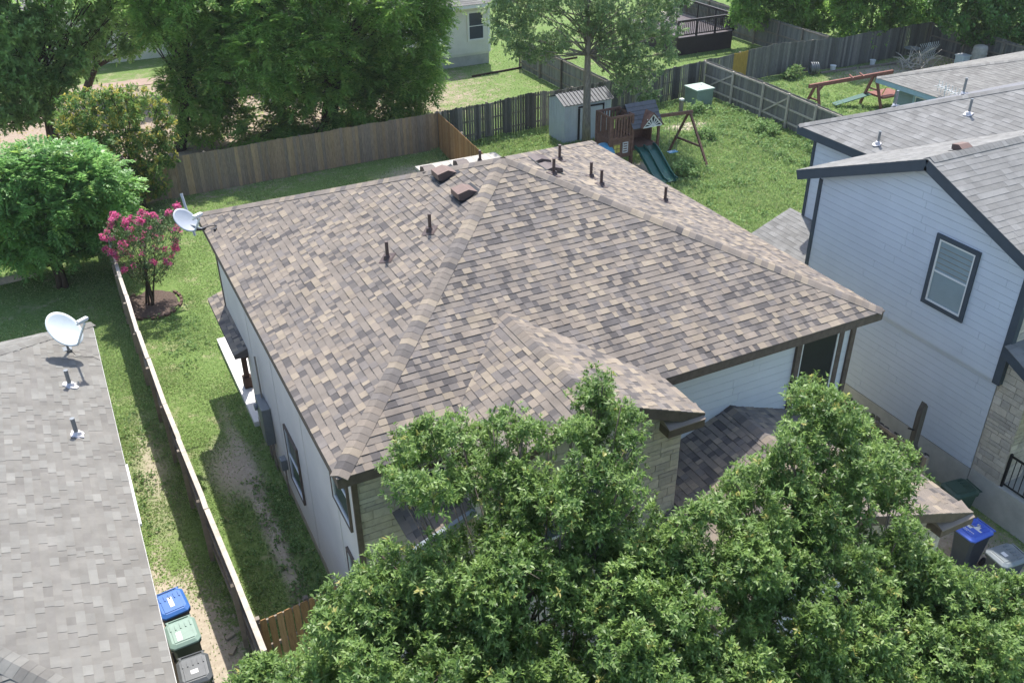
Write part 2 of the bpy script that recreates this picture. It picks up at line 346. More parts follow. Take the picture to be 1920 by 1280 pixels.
# ------------------------------------------------------------------ the ground
def ground_material():
    m = bpy.data.materials.new('lawn_and_soil'); m.use_nodes = True; t = m.node_tree; N = t.nodes; L = t.links; b = N['Principled BSDF']
    b.inputs['Roughness'].default_value = .95; b.inputs['Specular IOR Level'].default_value = .1
    g = N.new('ShaderNodeNewGeometry'); pos = g.outputs['Position']
    def noise(s, d=8):
        n = N.new('ShaderNodeTexNoise'); n.inputs['Scale'].default_value = s; n.inputs['Detail'].default_value = d; n.inputs['Roughness'].default_value = .7; L.new(pos, n.inputs['Vector']); return n.outputs['Fac']
    def ramp(src, lo, hi):
        r = N.new('ShaderNodeMapRange'); r.inputs['From Min'].default_value = lo; r.inputs['From Max'].default_value = hi; L.new(src, r.inputs['Value']); return r.outputs[0]
    def mix(f, a, bb):
        x = N.new('ShaderNodeMix'); x.data_type = 'RGBA'; L.new(f, x.inputs[0])
        for i, s in ((6, a), (7, bb)):
            if isinstance(s, tuple): x.inputs[i].default_value = (*s, 1)
            else: L.new(s, x.inputs[i])
        return x.outputs[2]
    def mth(op, a, bb):
        x = N.new('ShaderNodeMath'); x.operation = op
        for i, s in ((0, a), (1, bb)):
            if isinstance(s, (int, float)): x.inputs[i].default_value = s
            else: L.new(s, x.inputs[i])
        return x.outputs[0]
    fine = noise(9); big = noise(.9); vf = noise(40, 4)
    grass = mix(ramp(fine, .35, .65), (.08,.14,.035), (.18,.25,.08))
    grass = mix(ramp(mth('ADD', mth('MULTIPLY', big, .6), mth('MULTIPLY', noise(5), .4)), .53, .66), grass, (.34,.30,.19))
    dirt = mix(ramp(fine, .3, .7), (.30,.25,.19), (.47,.41,.32)); dirt = mix(ramp(vf, .62, .72), dirt, (.5,.46,.38))
    red = mix(ramp(fine, .3, .7), (.22,.17,.13), (.44,.35,.28))
    col = grass
    for (cx, cy, rx, ry, src, soft) in PATCHES:
        mp = N.new('ShaderNodeMapping'); mp.vector_type = 'POINT'; mp.inputs['Location'].default_value = (-cx/rx, -cy/ry, 0); mp.inputs['Scale'].default_value = (1/rx, 1/ry, 0)
        L.new(pos, mp.inputs['Vector']); ln = N.new('ShaderNodeVectorMath'); ln.operation = 'LENGTH'; L.new(mp.outputs[0], ln.inputs[0])
        d = mth('ADD', ln.outputs['Value'], mth('MULTIPLY', mth('SUBTRACT', noise(1.6), .5), 1.3))
        d = mth('ADD', d, mth('MULTIPLY', mth('SUBTRACT', fine, .5), 1.5)); d = mth('ADD', d, mth('MULTIPLY', mth('SUBTRACT', vf, .5), .8))
        col = mix(ramp(d, 1.0+soft, 1.0-soft), col, {'d': dirt, 'r': red}[src])
    L.new(col, b.inputs['Base Color'])
    bp = N.new('ShaderNodeBump'); bp.inputs['Strength'].default_value = .5; bp.inputs['Distance'].default_value = .03; L.new(fine, bp.inputs['Height']); L.new(bp.outputs[0], b.inputs['Normal'])
    return m
PATCHES = [(-3.2, 1.0, 1.4, 4.3, 'd', .1), (-.45, 6.0, .20, 3.8, 'd', .5), (-.75, 8.0, .5, 1.1, 'd', .6), (-2.6, 9.0, .3, 1.6, 'd', 1.1), (1, 37, 17, 9.2, 'r', .08),
           (5, 34, 9, 6, 'r', .2), (25.3, 24.6, 1.3, .6, 'd', .2), (19.5, 20.5, 1.6, 1.4, 'd', .2), (44, 27.5, 6, 1.3, 'd', .3), (13.2, -1, 1.2, 5, 'd', .3), (11.2, 24.6, 1.8, 1.2, 'd', .5)]
mb = MB(); mb.add([(-260,-120,0),(320,-120,0),(320,460,0),(-260,460,0)], [(0,1,2,3)]); tag(mb.build('ground', ground_material()), kind='structure')
M_CONC = mat('driveway_concrete', srgb(182,178,172), .9, .2, noise=.2, nscale=2, bump=.3, bscale=40)
M_MULCH = mat('bark_mulch', srgb(104,90,82), .95, .1, noise=.55, nscale=22, bump=1, bscale=50)
M_REDCONC = mat('pinkish_concrete', srgb(158,138,126), .9, .2, noise=.2, nscale=2)
mb = MB(); mb.box(5.6, 11.0, -12, -3.45, -.1, .02); tag(mb.build('driveway', M_CONC), kind='structure')
mb = MB(); mb.box(1.6, 5.4, -4.2, -1.1, -.1, .03); tag(mb.build('front_path', M_CONC), kind='structure')
mb = MB(); mb.box(-1.0, 6.5, 45.0, 46.4, -.1, .03); mb.box(4.5, 9, 43.6, 44.0, -.1, .1); tag(mb.build('far_path', M_REDCONC), kind='structure')

# ------------------------------------------------------------------ shared house parts
def slab(mb, O, U, V, N, u0, u1, v0, v1, n0, n1, mi=0, col=(.5,.5,.5)):
    O, U, V, N = Vector(O), Vector(U), Vector(V), Vector(N); P = lambda a, b, c: O+U*a+V*b+N*c
    mb.add([P(u0,v0,n0), P(u1,v0,n0), P(u1,v1,n0), P(u0,v1,n0), P(u0,v0,n1), P(u1,v0,n1), P(u1,v1,n1), P(u0,v1,n1)],
           [(0,3,2,1),(4,5,6,7),(0,1,5,4),(1,2,6,5),(2,3,7,6),(3,0,4,7)], mi, col)
def window(parent, O, U, N, wd, h, trim=None, tw=.09, glass=M_GLASS, label=None, blinds=0, sash=True):
    Z = (0, 0, 1); m = MB(); t = .05
    if trim is None: trim = M_VINYL
    for a in ((-tw, 0, -tw, h+tw), (wd, wd+tw, -tw, h+tw), (0, wd, -tw, 0), (0, wd, h, h+tw)): slab(m, O, U, Z, N, a[0], a[1], a[2], a[3], -.02, t)
    f = m.build('window', trim, parent)
    if label: f['label'] = label
    m = MB(); q = .045
    for a in ((0, q, 0, h), (wd-q, wd, 0, h), (q, wd-q, 0, q), (q, wd-q, h-q, h)): slab(m, O, U, Z, N, a[0], a[1], a[2], a[3], -.02, .034)
    if sash: slab(m, O, U, Z, N, q, wd-q, h*.5-.02, h*.5+.02, -.02, .030)
    m.build('frame', M_VINYL, f)
    m = MB(); slab(m, O, U, Z, N, q, wd-q, q, h-q, -.03, .012); m.build('pane', glass, f)
    if blinds:
        m = MB()
        for k in range(blinds): slab(m, O, U, Z, N, q+.01, wd-q-.01, h*.55+k*h*.4/blinds, h*.55+k*h*.4/blinds+.012, .012, .018)
        m.build('blind_slats', M_RAILD, f)
    return f
def hipdirs(d, n1, n2):
    out = []
    for n in (n1, n2):
        v = Vector(d).normalized().cross(Vector(n).normalized()); v = -v if v.z > 0 else v; out.append(v)
    return out
def ridge(parent, a, b, n1, n2, pal, **kw):
    m = MB(); l, r = hipdirs(Vector(b)-Vector(a), n1, n2); caps(m, a, b, l, r, pal, **kw); return m.build('ridge_cap', M_SHINGLE, parent)
def siding(mb, corners, U, ex=.19, mi=0):
    courses(mb, corners, U, (0, 0, 1), ex, lambda: random.uniform(2.2, 3.8), lambda r: ((.5,.5,.5), random.uniform(0, .002)), t=.008, tilt=False, depth=.0, gap=.006, mi=mi, lift=.022)
def stonework(mb, corners, U):
    courses(mb, corners, U, (0, 0, 1), lambda: random.choice((.10,.15,.15,.2)), lambda: random.uniform(.18,.6), lambda r: pick(PAL_STONE), t=.012, tilt=False, gap=.012, depth=.01)
def pipe_vent(parent, p, h=.38, r=.036, m1=M_VENT, m2=M_VENT, n=(0,0,1), putty=False, label=None):
    p = Vector(p); n = Vector(n).normalized(); m = MB(); m.tube([p-Vector((0,0,.05)), p+Vector((0,0,h))], r, 12); m.tube([p+Vector((0,0,h)), p+Vector((0,0,h+.012))], r*1.15, 12)
    o = m.build('vent_pipe', m1, parent, smooth=False)
    if label: o['label'] = label
    m = MB(); m.tube([p+n*.012, p+n*.03, p+n*.10], [r*3.0, r*2.2, r*1.25], 12)
    u = n.orthogonal().normalized(); v = n.cross(u); c = p
    if putty:
        pts = []
        for k in range(12):
            a = 2*math.pi*k/12; rr = r*random.uniform(2.2, 4.2); pts.append(c+(u*math.cos(a)+v*math.sin(a))*rr+n*.016)
        m.prism(pts, n*.02)
    else:
        q = r*4.2; m.prism([c+u*q+v*q+n*.013, c-u*q+v*q+n*.013, c-u*q-v*q+n*.013, c+u*q-v*q+n*.013], n*.006)
    m.build('flashing', m2, o); return o
def box_vent(parent, p, down, n, w=.44, l=.46, h=.2, top=None):
    """slant-hooded roof vent, open towards the downslope"""
    p, n = Vector(p), Vector(n).normalized(); d = Vector(down).normalized(); s = n.cross(d)
    P = lambda a, b, c: p+s*a+d*b+n*c
    m = MB(); a = w/2
    pts = [P(-a,-l/2,.01), P(a,-l/2,.01), P(a*.9,-l*.15,h*.8), P(-a*.9,-l*.15,h*.8), P(-a*.9,l*.42,h), P(a*.9,l*.42,h), P(-a,l*.5,h*.35), P(a,l*.5,h*.35), P(-a,l*.28,.01), P(a,l*.28,.01)]
    m.add(pts, [(0,1,2,3),(3,2,5,4),(4,5,7,6)]); m.add(pts, [(0,3,4,6,8),(1,9,7,5,2)], 1)
    o = m.build('box_vent', [top or M_VENTTOP, M_VENT], parent)
    m = MB(); m.add([P(-a*.98,l*.27,.012), P(a*.98,l*.27,.012), P(a*.98,l*.47,h*.36), P(-a*.98,l*.47,h*.36)], [(0,1,2,3)])  # black sheet stands for the darkness inside the open hood
    m.prism([P(-a-.06,-l/2-.06,.012), P(a+.06,-l/2-.06,.012), P(a+.06,l/2+.05,.012), P(-a-.06,l/2+.05,.012)], n*.006); m.build('dark_opening_flange', M_BLACK, o); return o

# ------------------------------------------------------------------ the main house
S = 2.4506/6; EZ = 5.3; E3 = (0, 0, 0)
house = thing('house', (6, 6, 0), 'two storey middle house under a pyramid roof of mixed tan, brown and charcoal shingles', 'house')
NL, NF, NRt, NB = (-S,0,1), (0,-S,1), (S,0,1), (0,S,1); AP = (6, 6, EZ+6*S)
roof = MB()
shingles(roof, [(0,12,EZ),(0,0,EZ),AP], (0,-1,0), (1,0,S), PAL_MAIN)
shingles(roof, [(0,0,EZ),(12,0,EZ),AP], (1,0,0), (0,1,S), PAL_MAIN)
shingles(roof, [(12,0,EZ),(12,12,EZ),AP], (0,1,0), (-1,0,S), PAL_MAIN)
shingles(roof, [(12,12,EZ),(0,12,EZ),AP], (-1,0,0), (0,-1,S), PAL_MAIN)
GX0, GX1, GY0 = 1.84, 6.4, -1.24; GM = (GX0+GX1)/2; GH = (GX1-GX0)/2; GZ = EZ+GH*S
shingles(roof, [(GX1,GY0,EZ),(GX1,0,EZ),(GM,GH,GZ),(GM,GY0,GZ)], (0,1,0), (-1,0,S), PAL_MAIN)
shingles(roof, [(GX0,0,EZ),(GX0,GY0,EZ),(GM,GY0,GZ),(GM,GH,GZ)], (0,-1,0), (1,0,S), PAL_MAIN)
d = .012
roof.add([(0,0,EZ-d),(12,0,EZ-d),(12,12,EZ-d),(0,12,EZ-d),(6,6,EZ+6*S-d)], [(0,1,4),(1,2,4),(2,3,4),(3,0,4)], 0, (.12,.1,.1))
roof.add([(GX0,0,EZ-d),(GX0,GY0,EZ-d),(GM,GY0,GZ-d),(GM,GH,GZ-d),(GX1,GY0,EZ-d),(GX1,0,EZ-d)], [(0,1,2,3),(4,5,3,2)], 0, (.12,.1,.1))
rf = roof.build('roof', M_SHINGLE, house)
for c, n1, n2 in (((0,0,EZ), NL, NF), ((12,0,EZ), NF, NRt), ((0,12,EZ), NL, NB), ((12,12,EZ), NRt, NB)): ridge(rf, c, AP, n1, n2, PAL_MAIN)
ridge(rf, (GM,GY0,GZ), (GM,GH,GZ), NL, NRt, PAL_MAIN)
# lower garage roof and entry roof
QX0, QX1, QY0, QZ, QS = 5.22, 11.46, -3.5, 2.7, .375; QM = (QX0+QX1)/2; QR = QZ+QS*(QX1-QX0)/2
g2 = MB()
shingles(g2, [(QX1,QY0,QZ),(QX1,.28,QZ),(QM,.28,QR),(QM,QY0,QR)], (0,1,0), (-1,0,QS), PAL_MAIN)
shingles(g2, [(QX0,.28,QZ),(QX0,QY0,QZ),(QM,QY0,QR),(QM,.28,QR)], (0,-1,0), (1,0,QS), PAL_MAIN)
g2.add([(QX0,.28,QZ-d),(QX0,QY0,QZ-d),(QM,QY0,QR-d),(QM,.28,QR-d),(QX1,QY0,QZ-d),(QX1,.28,QZ-d)], [(0,1,2,3),(4,5,3,2)], 0, (.12,.1,.1))
gr = g2.build('garage_roof', M_SHINGLE, house); ridge(gr, (QM,QY0,QR), (QM,.28,QR), (-QS,0,1), (QS,0,1), PAL_MAIN)
# fascia, soffits, cornice returns, rake boards
m = MB()
for a, b in (((.02,.02),(.02,11.98)), ((.02,11.98),(11.98,11.98)), ((11.98,11.98),(11.98,.02))):
    m.beam((*a, EZ-.115), (*b, EZ-.115), .03, .19)
m.beam((.035,.02,EZ-.115), (GX0,.02,EZ-.115), .03, .19); m.beam((GX1,.02,EZ-.115), (11.965,.02,EZ-.115), .03, .19)
m.box(.03, .35, .03, 11.97, EZ-.215, EZ-.2); m.box(.35, 11.5, .03, .35, EZ-.215, EZ-.2); m.box(11.45, 11.97, .36, 11.97, EZ-.215, EZ-.2)
def gable_trim(m, x0, x1, y, z, s, wy, hx=.2):
    xm = (x0+x1)/2; zr = z+s*(xm-x0); dn = .11
    m.beam((x0+.02, y+.02, z-dn), (xm, y+.02, zr-dn), .03, .2, up=(-s,0,1)); m.beam((xm, y+.02, zr-dn), (x1-.02, y+.02, z-dn), .03, .2, up=(s,0,1))
    for xa in (x0+.02, x1-.02): m.beam((xa, y+.04, z-dn), (xa, wy, z-dn), .03, .19)
    # soffit under the rakes
    m.add([(x0+.02,y+.04,z-.2),(xm,y+.04,zr-.2),(xm,wy+.3,zr-.2),(x0+.02,wy+.3,z-.2)], [(0,1,2,3)]); m.add([(x1-.02,y+.04,z-.2),(xm,y+.04,zr-.2),(xm,wy+.3,zr-.2),(x1-.02,wy+.3,z-.2)], [(3,2,1,0)])
gable_trim(m, GX0, GX1, GY0, EZ, S, 0.0); gable_trim(m, QX0, QX1, QY0, QZ, QS, .28)
m.build('fascia', M_BROWN, house)
def cornice(x_in, x_out, y, z, wy):
    """boxed return with its own little shingled top at the foot of a gable rake"""
    sg = 1 if x_out > x_in else -1; c = MB(); a, b = min(x_in, x_out), max(x_in, x_out)
    c.add([(a,y,z-.02),(b,y,z-.02),(b,wy,z-.02),(a,wy,z-.02),(a,y,z-.2),(b,y,z-.2),(b,wy,z-.2),(a,wy,z-.2)], [(4,5,6,7),(0,4,5,1),(1,5,6,2),(3,2,6,7),(0,3,7,4)])
    o = c.build('cornice_return', M_BROWN, house); t = MB()
    t.add([(a,y-.02,z-.015),(b,y-.02,z-.015),(b,wy,z+.13),(a,wy,z+.13),(a,y-.02,z-.03),(b,y-.02,z-.03),(b,wy,z-.03),(a,wy,z-.03)], [(0,1,2,3),(0,4,5,1),(1,5,6,2),(0,3,7,4)], 0, (.3,.25,.21)); t.build('return_cap', M_SHINGLE, o)
cornice(GX1-.8, GX1-.02, GY0-.05, EZ-.05, -.98); cornice(GX0+.8, GX0+.02, GY0-.05, EZ-.05, -.98)
cornice(QX1-.9, QX1-.02, QY0-.05, QZ-.03, -3.2)
# walls
WX = .3; wl = MB()
wl.box(WX, WX+.15, .3, 9.6, .25, EZ-.21); wl.box(WX, WX+.15, 9.6, 11.9, 2.3, EZ-.21); wl.box(WX+.15, 11.5, 11.75, 11.9, 2.6, EZ-.21); wl.box(11.35, 11.5, .3, 11.75, 0, EZ-.21)
wl.box(WX+1.7, WX+1.8, 9.6, 11.75, .14, 2.6); wl.box(WX+.15, WX+1.8, 9.5, 9.6, .14, 2.6); wl.box(2.0, 11.35, 11.6, 11.72, .14, 2.6)
wl.build('side_wall', M_PANEL, house)
m = MB(); 
for yy in (1.5, 3.9, 6.3, 8.7): m = MB(); m.box(WX-.008, WX-.001, yy, yy+.012, .3, EZ-.25); m.build('panel_joint', M_PANEL, house)
fw = MB(); siding(fw, [(6.1,.3,3.0),(11.5,.3,3.0),(11.5,.3,EZ-.21),(6.1,.3,EZ-.21)], (1,0,0)); fw.box(6.1, 11.5, .3, .45, 0, EZ-.21); fw.build('front_wall', M_WHITE, house)
st = MB(); stonework(st, [(WX+.08,.28,.2),(2.1,.28,.2),(2.1,.28,EZ-.21),(WX+.08,.28,EZ-.21)], (1,0,0)); stonework(st, [(2.1,-1,.2),(6.1,-1,.2),(6.1,-1,EZ-.1),(GM,-1,GZ-.15),(2.1,-1,EZ-.1)], (1,0,0)); stonework(st, [(6.1,-1,.2),(6.1,.28,.2),(6.1,.28,EZ),(6.1,-1,EZ)], (0,1,0)); stonework(st, [(2.1,.28,.2),(2.1,-1,.2),(2.1,-1,EZ),(2.1,.28,EZ)], (0,-1,0))
stonework(st, [(QX0+.35,-3.2,.2),(QX1-.35,-3.2,.2),(QX1-.35,-3.2,QZ),(QM,-3.2,QR-.2),(QX0+.35,-3.2,QZ)], (1,0,0))
sw = st.build('stone_front', M_STONE, house)
m = MB(); m.box(WX+.08, 2.15, .285, .35, 0, EZ-.2); m.box(2.105, 6.095, -.995, .3, 0, EZ-.12); m.prism([(2.1,-.995,EZ-.12),(6.1,-.995,EZ-.12),(GM,-.995,GZ-.2)], (0,.9,0)); m.build('mortar_bed', M_MORTAR, sw)
m = MB(); m.box(QX0+.36, QX1-.36, -3.19, .3, 0, QZ-.05); m.prism([(QX0+.4,-3.19,QZ-.05),(QX1-.4,-3.19,QZ-.05),(QM,-3.19,QR-.22)], (0,.6,0)); m.build('garage_wall', M_PANEL, house)
m = MB(); m.box(7.0, 9.9, -3.24, -3.19, .03, 2.2)
for k in range(4): m.box(7.03, 9.87, -3.262, -3.24, .08+k*.53, .55+k*.53)
m.build('garage_door', M_WHITE, house)
fd = MB(); fd.box(WX-.012, WX+.1, .3, 9.6, 0, .26); fd.build('foundation', M_FOUNDT, house)
for bx_ in ((WX-.02, WX+.08, .24, .30, .25, EZ-.22), (WX-.025, WX-.001, 11.84, 11.93, 2.3, EZ-.22), (11.4, 11.52, .215, .40, .2, EZ-.22)):
    tr = MB(); tr.box(*bx_); tr.build('corner_trim', M_BROWN, house)
# windows
Zx, Zy = (0, -1, 0), (1, 0, 0)
window(house, (WX,5.72,1.02), Zx, (-1,0,0), 1.0, 1.5, M_BROWN, .04, M_GLASS, 'window low on the long side wall with a white bottom edge')
window(house, (WX,1.62,3.62), Zx, (-1,0,0), 1.02, 1.36, M_BROWN, .04, M_GLASS, 'window high at the front end of the long side wall, tucked under the eave')
window(house, (WX,1.12,1.2), Zx, (-1,0,0), .5, 1.5, M_BROWN, .04, M_GLASS)
window(house, (10.02,.25,3.25), Zy, (0,-1,0), 1.02, 1.72, M_BROWN, .13, M_SCREEN, sash=False, label= 'dark screened window under the right end of the front eave')
window(house, (1.45,.25,3.55), Zy, (0,-1,0), .55, 1.2, M_BROWN, .06, M_GLASS)
window(house, (3.2,-1.03,3.4), Zy, (0,-1,0), 1.6, 1.3, M_BROWN, .08, M_GLASS)
# side porch: slab, lean-to roof, post
m = MB(); m.box(.16, 3.4, 9.55, 14.45, 0, .15); m.build('porch_slab', mat('white_sunlit_concrete', srgb(226,222,215), .85, .2, noise=.08, nscale=2), house)
m = MB(); PS = .35; shingles(m, [(-.05,12.75,2.45),(-.05,9.35,2.45),(.32,9.35,2.45+.37*PS),(.75,12.0,2.45+.8*PS),(.75,12.75,2.45+.8*PS)], (0,-1,0), (1,0,PS), PAL_MAIN)
m.add([(-.05,12.75,2.44),(-.05,9.35,2.44),(.75,9.35,2.44+.8*PS),(.75,12.75,2.44+.8*PS),(-.05,12.75,2.33),(-.05,9.35,2.33),(.75,9.35,2.33),(.75,12.75,2.33)], [(0,1,2,3),(0,4,5,1),(1,5,6,2),(7,6,5,4),(3,7,4,0)], 0, (.13,.11,.1)); m.build('porch_roof', M_SHINGLE, house)
m = MB(); m.box(.36, .50, 11.3, 11.44, .45, 2.2); m.box(.31, .55, 11.25, 11.49, .15, .5); m.box(.31, .55, 11.25, 11.49, 2.12, 2.33); m.box(.24, .4, 9.5, 12.6, 2.2, 2.32); m.build('porch_post', M_DKBROWN, house, bevel=.01)
# awning over the front bay
m = MB(); m.beam((.95,-.76,3.96),(2.09,-.76,4.38),.09,.12); m.build('awning', mat('grey_gutter_paint', srgb(138,146,152), .6, .3, noise=.15, nscale=3), house)
m = MB(); shingles(m, [(.95,-.75,4.0),(2.09,-.75,4.42),(2.09,.27,4.42),(.95,.27,4.0)], (0,-1,0), (1.14,0,.42), PAL_MAIN); m.add([(.95,-.75,3.99),(2.09,-.75,4.41),(2.09,.27,4.41),(.95,.27,3.99)], [(0,1,2,3)], 0, (.1,.09,.09)); m.build('awning_roof', M_SHINGLE, house)
# meters on the side wall
m = MB(); m.box(.08, .29, 7.35, 7.75, .9, 1.95); m.box(.075, .08, 7.38, 7.72, .93, 1.92); o = m.build('electric_panel', M_STEEL, house, bevel=.008)
m = MB(); m.box(.12, .29, 7.85, 8.15, .75, 1.35); m.box(.10, .29, 7.8, 8.2, 1.45, 1.9); m.tube([(.10,8.0,1.68),(.02,8.0,1.68)], .09, 14); m.build('meter_box', M_STEEL, house, bevel=.008)
for yy, z1, z0 in ((7.45,.9,.02), (7.6,.9,.02), (7.95,.75,.02), (8.1,.75,.02), (8.0,3.1,1.9), (6.3,.9,.05)): m = MB(); m.tube([(.24,yy,z1),(.24,yy,z0)], .02, 6); m.build('conduit', M_RAILD, house)
m = MB(); m.box(.15, .29, 6.2, 6.42, .9, 1.2); m.build('phone_box', M_STEEL, house, bevel=.01)
# vents and pipes on the four slopes
onL = lambda x, y: (x, y, EZ+S*x); onR = lambda x, y: (x, y, EZ+S*(12-x)); onB = lambda x, y: (x, y, EZ+S*(12-y))
pipe_vent(house, onL(3.8,5.03), n=NL, label='lone brown vent pipe between the two box vents and the lower pipe'); pipe_vent(house, onL(2.81,5.0), n=NL, label='brown vent pipe lowest on the left slope')
box_vent(house, onL(4.86,5.55), (-1,0,-S), NL); box_vent(house, onL(4.9,6.75), (-1,0,-S), NL)
for x, y in ((8.32,7.54),(7.05,5.56),(8.51,6.33),(8.4,5.68),(10.26,5.66)): pipe_vent(house, onR(x,y), n=NRt)
box_vent(house, onR(7.3,6.75), (1,0,-S), NRt, h=.13, top=M_VENT); box_vent(house, onR(7.25,6.1), (1,0,-S), NRt, h=.13, top=M_VENT)
box_vent(house, onB(4.8,7.5), (0,1,-S), NB, .3, .34, .16, top=M_VENT); box_vent(house, onB(5.6,7.4), (0,1,-S), NB, .3, .34, .16, top=M_VENT); pipe_vent(house, onB(5.85,6.9), h=.28, r=.03, n=NB)

# ------------------------------------------------------------------ house on the left, only its roof in view
lh = thing('house', (-9, 4.8, 0), 'single storey house at the left edge with a pale grey-tan shingle roof', 'house')
s2 = .41; LA = (-10.07, 4.79, 3+6.97*s2); m = MB()
shingles(m, [(-3.1,-2.18,3),(-3.1,11.76,3),LA], (0,1,0), (-1,0,s2), PAL_GREY, ex=.145, wmin=.10, wmax=.26, t=.012)
shingles(m, [(-17.04,-2.18,3),(-3.1,-2.18,3),LA], (1,0,0), (0,1,s2), PAL_GREY, ex=.145, wmin=.10, wmax=.26, t=.012)
shingles(m, [(-3.1,11.76,3),(-17.04,11.76,3),LA], (-1,0,0), (0,-1,s2), PAL_GREY, ex=.145, wmin=.10, wmax=.26, t=.012)
m.add([(-3.1,-2.18,2.988),(-3.1,11.76,2.988),(-17.04,11.76,2.988),(-17.04,-2.18,2.988),(-10.07,4.79,2.988+6.97*s2)], [(0,1,4),(1,2,4),(2,3,4),(3,0,4)], 0, (.2,.19,.18))
lr = m.build('roof', M_SHINGLE, lh)
for c, n1, n2 in (((-3.1,-2.18,3), (s2,0,1), (0,-s2,1)), ((-3.1,11.76,3), (s2,0,1), (0,s2,1))): ridge(lr, c, LA, n1, n2, PAL_GREY, half=.19)
m = MB(); m.box(-16.6,-3.5,-1.8,11.36,0,2.8); m.build('wall', M_PANEL, lh)
m = MB(); m.box(-3.12,-3.09,-2.16,11.74,2.82,2.985); m.box(-3.12,-3.5,-2.16,11.74,2.8,2.82); m.box(-16.9,-3.12,11.7,11.74,2.82,2.985); m.build('fascia', M_VINYL, lh)
m = MB(); m.box(-3.085,-3.05,3.3,5.3,2.90,2.96); m.build('gutter', M_VINYL, lh)
pipe_vent(lh, (-3.85,6.3,3+s2*.75), h=.42, r=.045, m1=M_STEEL, m2=M_PUTTY, n=(s2,0,1), putty=True, label='grey pipe in a smear of white sealant, nearer the bottom of the photo')
pipe_vent(lh, (-3.82,8.35,3+s2*.72), h=.42, r=.045, m1=M_STEEL, m2=M_PUTTY, n=(s2,0,1), putty=True, label='grey pipe in a smear of white sealant just below the dish shadow')

# ------------------------------------------------------------------ grey house on the right
gh = thing('house', (19, 2, 0), 'two storey blue-grey house on the right with slate trim and a grey roof', 'house')
XL, XU = 14.75, 14.65; GRY, GRZ, GS = 1.72, 7.68, .404; m = MB()
shingles(m, [(14.38,-1.75,GRZ-GS*3.47),(26,-1.75,GRZ-GS*3.47),(26,GRY,GRZ),(14.38,GRY,GRZ)], (1,0,0), (0,1,GS), PAL_NEXT, ex=.165, wmin=.2, wmax=.34, t=.006)
shingles(m, [(26,5.6,GRZ-GS*3.88),(14.38,5.6,GRZ-GS*3.88),(14.38,GRY,GRZ),(26,GRY,GRZ)], (-1,0,0), (0,-1,GS), PAL_NEXT, ex=.165, wmin=.2, wmax=.34, t=.006)
m.add([(14.38,-1.75,GRZ-GS*3.47-.012),(26,-1.75,GRZ-GS*3.47-.012),(26,GRY,GRZ-.012),(14.38,GRY,GRZ-.012),(14.38,5.6,GRZ-GS*3.88-.012),(26,5.6,GRZ-GS*3.88-.012)], [(0,1,2,3),(5,4,3,2)], 0, (.2,.2,.21))
gro = m.build('roof', M_SHINGLE, gh); ridge(gro, (14.38,GRY,GRZ), (26,GRY,GRZ), (0,-GS,1), (0,GS,1), PAL_NEXT)
m = MB(); RS = .41; RZ = 6.09
shingles(m, [(16.9,8.44,RZ),(16.9,4.0,RZ),(21.12,1.5,RZ+4.22*RS),(21.12,4.22,RZ+4.22*RS)], (0,-1,0), (1,0,RS), PAL_NEXT, ex=.165, wmin=.2, wmax=.34, t=.006)
m.add([(16.9,8.44,RZ-.012),(16.9,3.5,RZ-.012),(21.12,1.5,RZ+4.22*RS-.012),(21.12,4.22,RZ+4.22*RS-.012),(30,4.22,RZ+4.22*RS-.012),(30,8.44,RZ-.012)], [(0,1,2,3),(0,3,4,5)], 0, (.2,.2,.21))
rr = m.build('rear_roof', M_SHINGLE, gh); ridge(rr, (16.9,8.44,RZ), (21.12,4.22,RZ+4.22*RS), (-RS,0,1), (0,RS,1), PAL_NEXT); ridge(rr, (21.12,4.22,RZ+4.22*RS), (30,4.22,RZ+4.22*RS), (0,-RS,1), (0,RS,1), PAL_NEXT)
m = MB(); shingles(m, [(15.72,8.5,2.8),(15.72,4.9,2.8),(17.2,4.9,3.38),(17.2,8.5,3.38)], (0,-1,0), (1,0,.392), PAL_NEXT, ex=.165, wmin=.2, wmax=.34, t=.006)
m.box(15.74, 17.2, 4.95, 8.48, 2.62, 2.78, 0, (.2,.2,.2)); m.add([(15.72,8.5,2.79),(17.2,8.5,3.37),(17.2,8.5,2.7),(15.72,8.5,2.7)], [(0,1,2,3)], 0, (.2,.2,.2)); m.build('lean_to_roof', M_SHINGLE, gh)
m = MB(); m.box(16.0, 17.2, 5.0, 8.2, 0, 2.62); m.build('rear_room_wall', M_GREY, gh)
m = MB(); siding(m, [(XL,5.05,.9),(XL,-1.18,.9),(XL,-1.18,3.4),(XL,5.05,3.4)], (0,-1,0), .18)
siding(m, [(XU,4.95,3.42),(XU,-1.25,3.42),(XU,-1.25,GRZ-.15-GS*2.97),(XU,GRY,GRZ-.15),(XU,4.95,GRZ-.15-GS*3.23)], (0,-1,0), .18)
siding(m, [(17.2,7.9,3.3),(17.2,5.0,3.3),(17.2,5.0,5.9),(17.2,7.9,5.9)], (0,-1,0), .18)
m.box(XL+.01, 24, -1.1, 5.05, .8, 3.4); m.box(XU+.01, 24, -1.2, 4.95, 3.38, 6.0); m.prism([(XU+.01,-1.2,6.0),(XU+.01,GRY,GRZ-.2),(XU+.01,4.95,6.0)], (9,0,0)); m.box(17.22, 24, 4.96, 7.9, .0, 5.9)
m.build('siding', M_GREY, gh)
m = MB(); m.box(XU+.02, XL+.0, -1.2, 4.93, 3.34, 3.4); m.build('overhang_soffit', M_GREY, gh)
m = MB()
m.box(XL-.03, 24, -1.18, 5.1, 0, .88); m.box(XL-.035, 24, -4.2, -1.2, 0, .93); m.build('foundation', M_FOUND, gh)
m = MB(); dn = .14
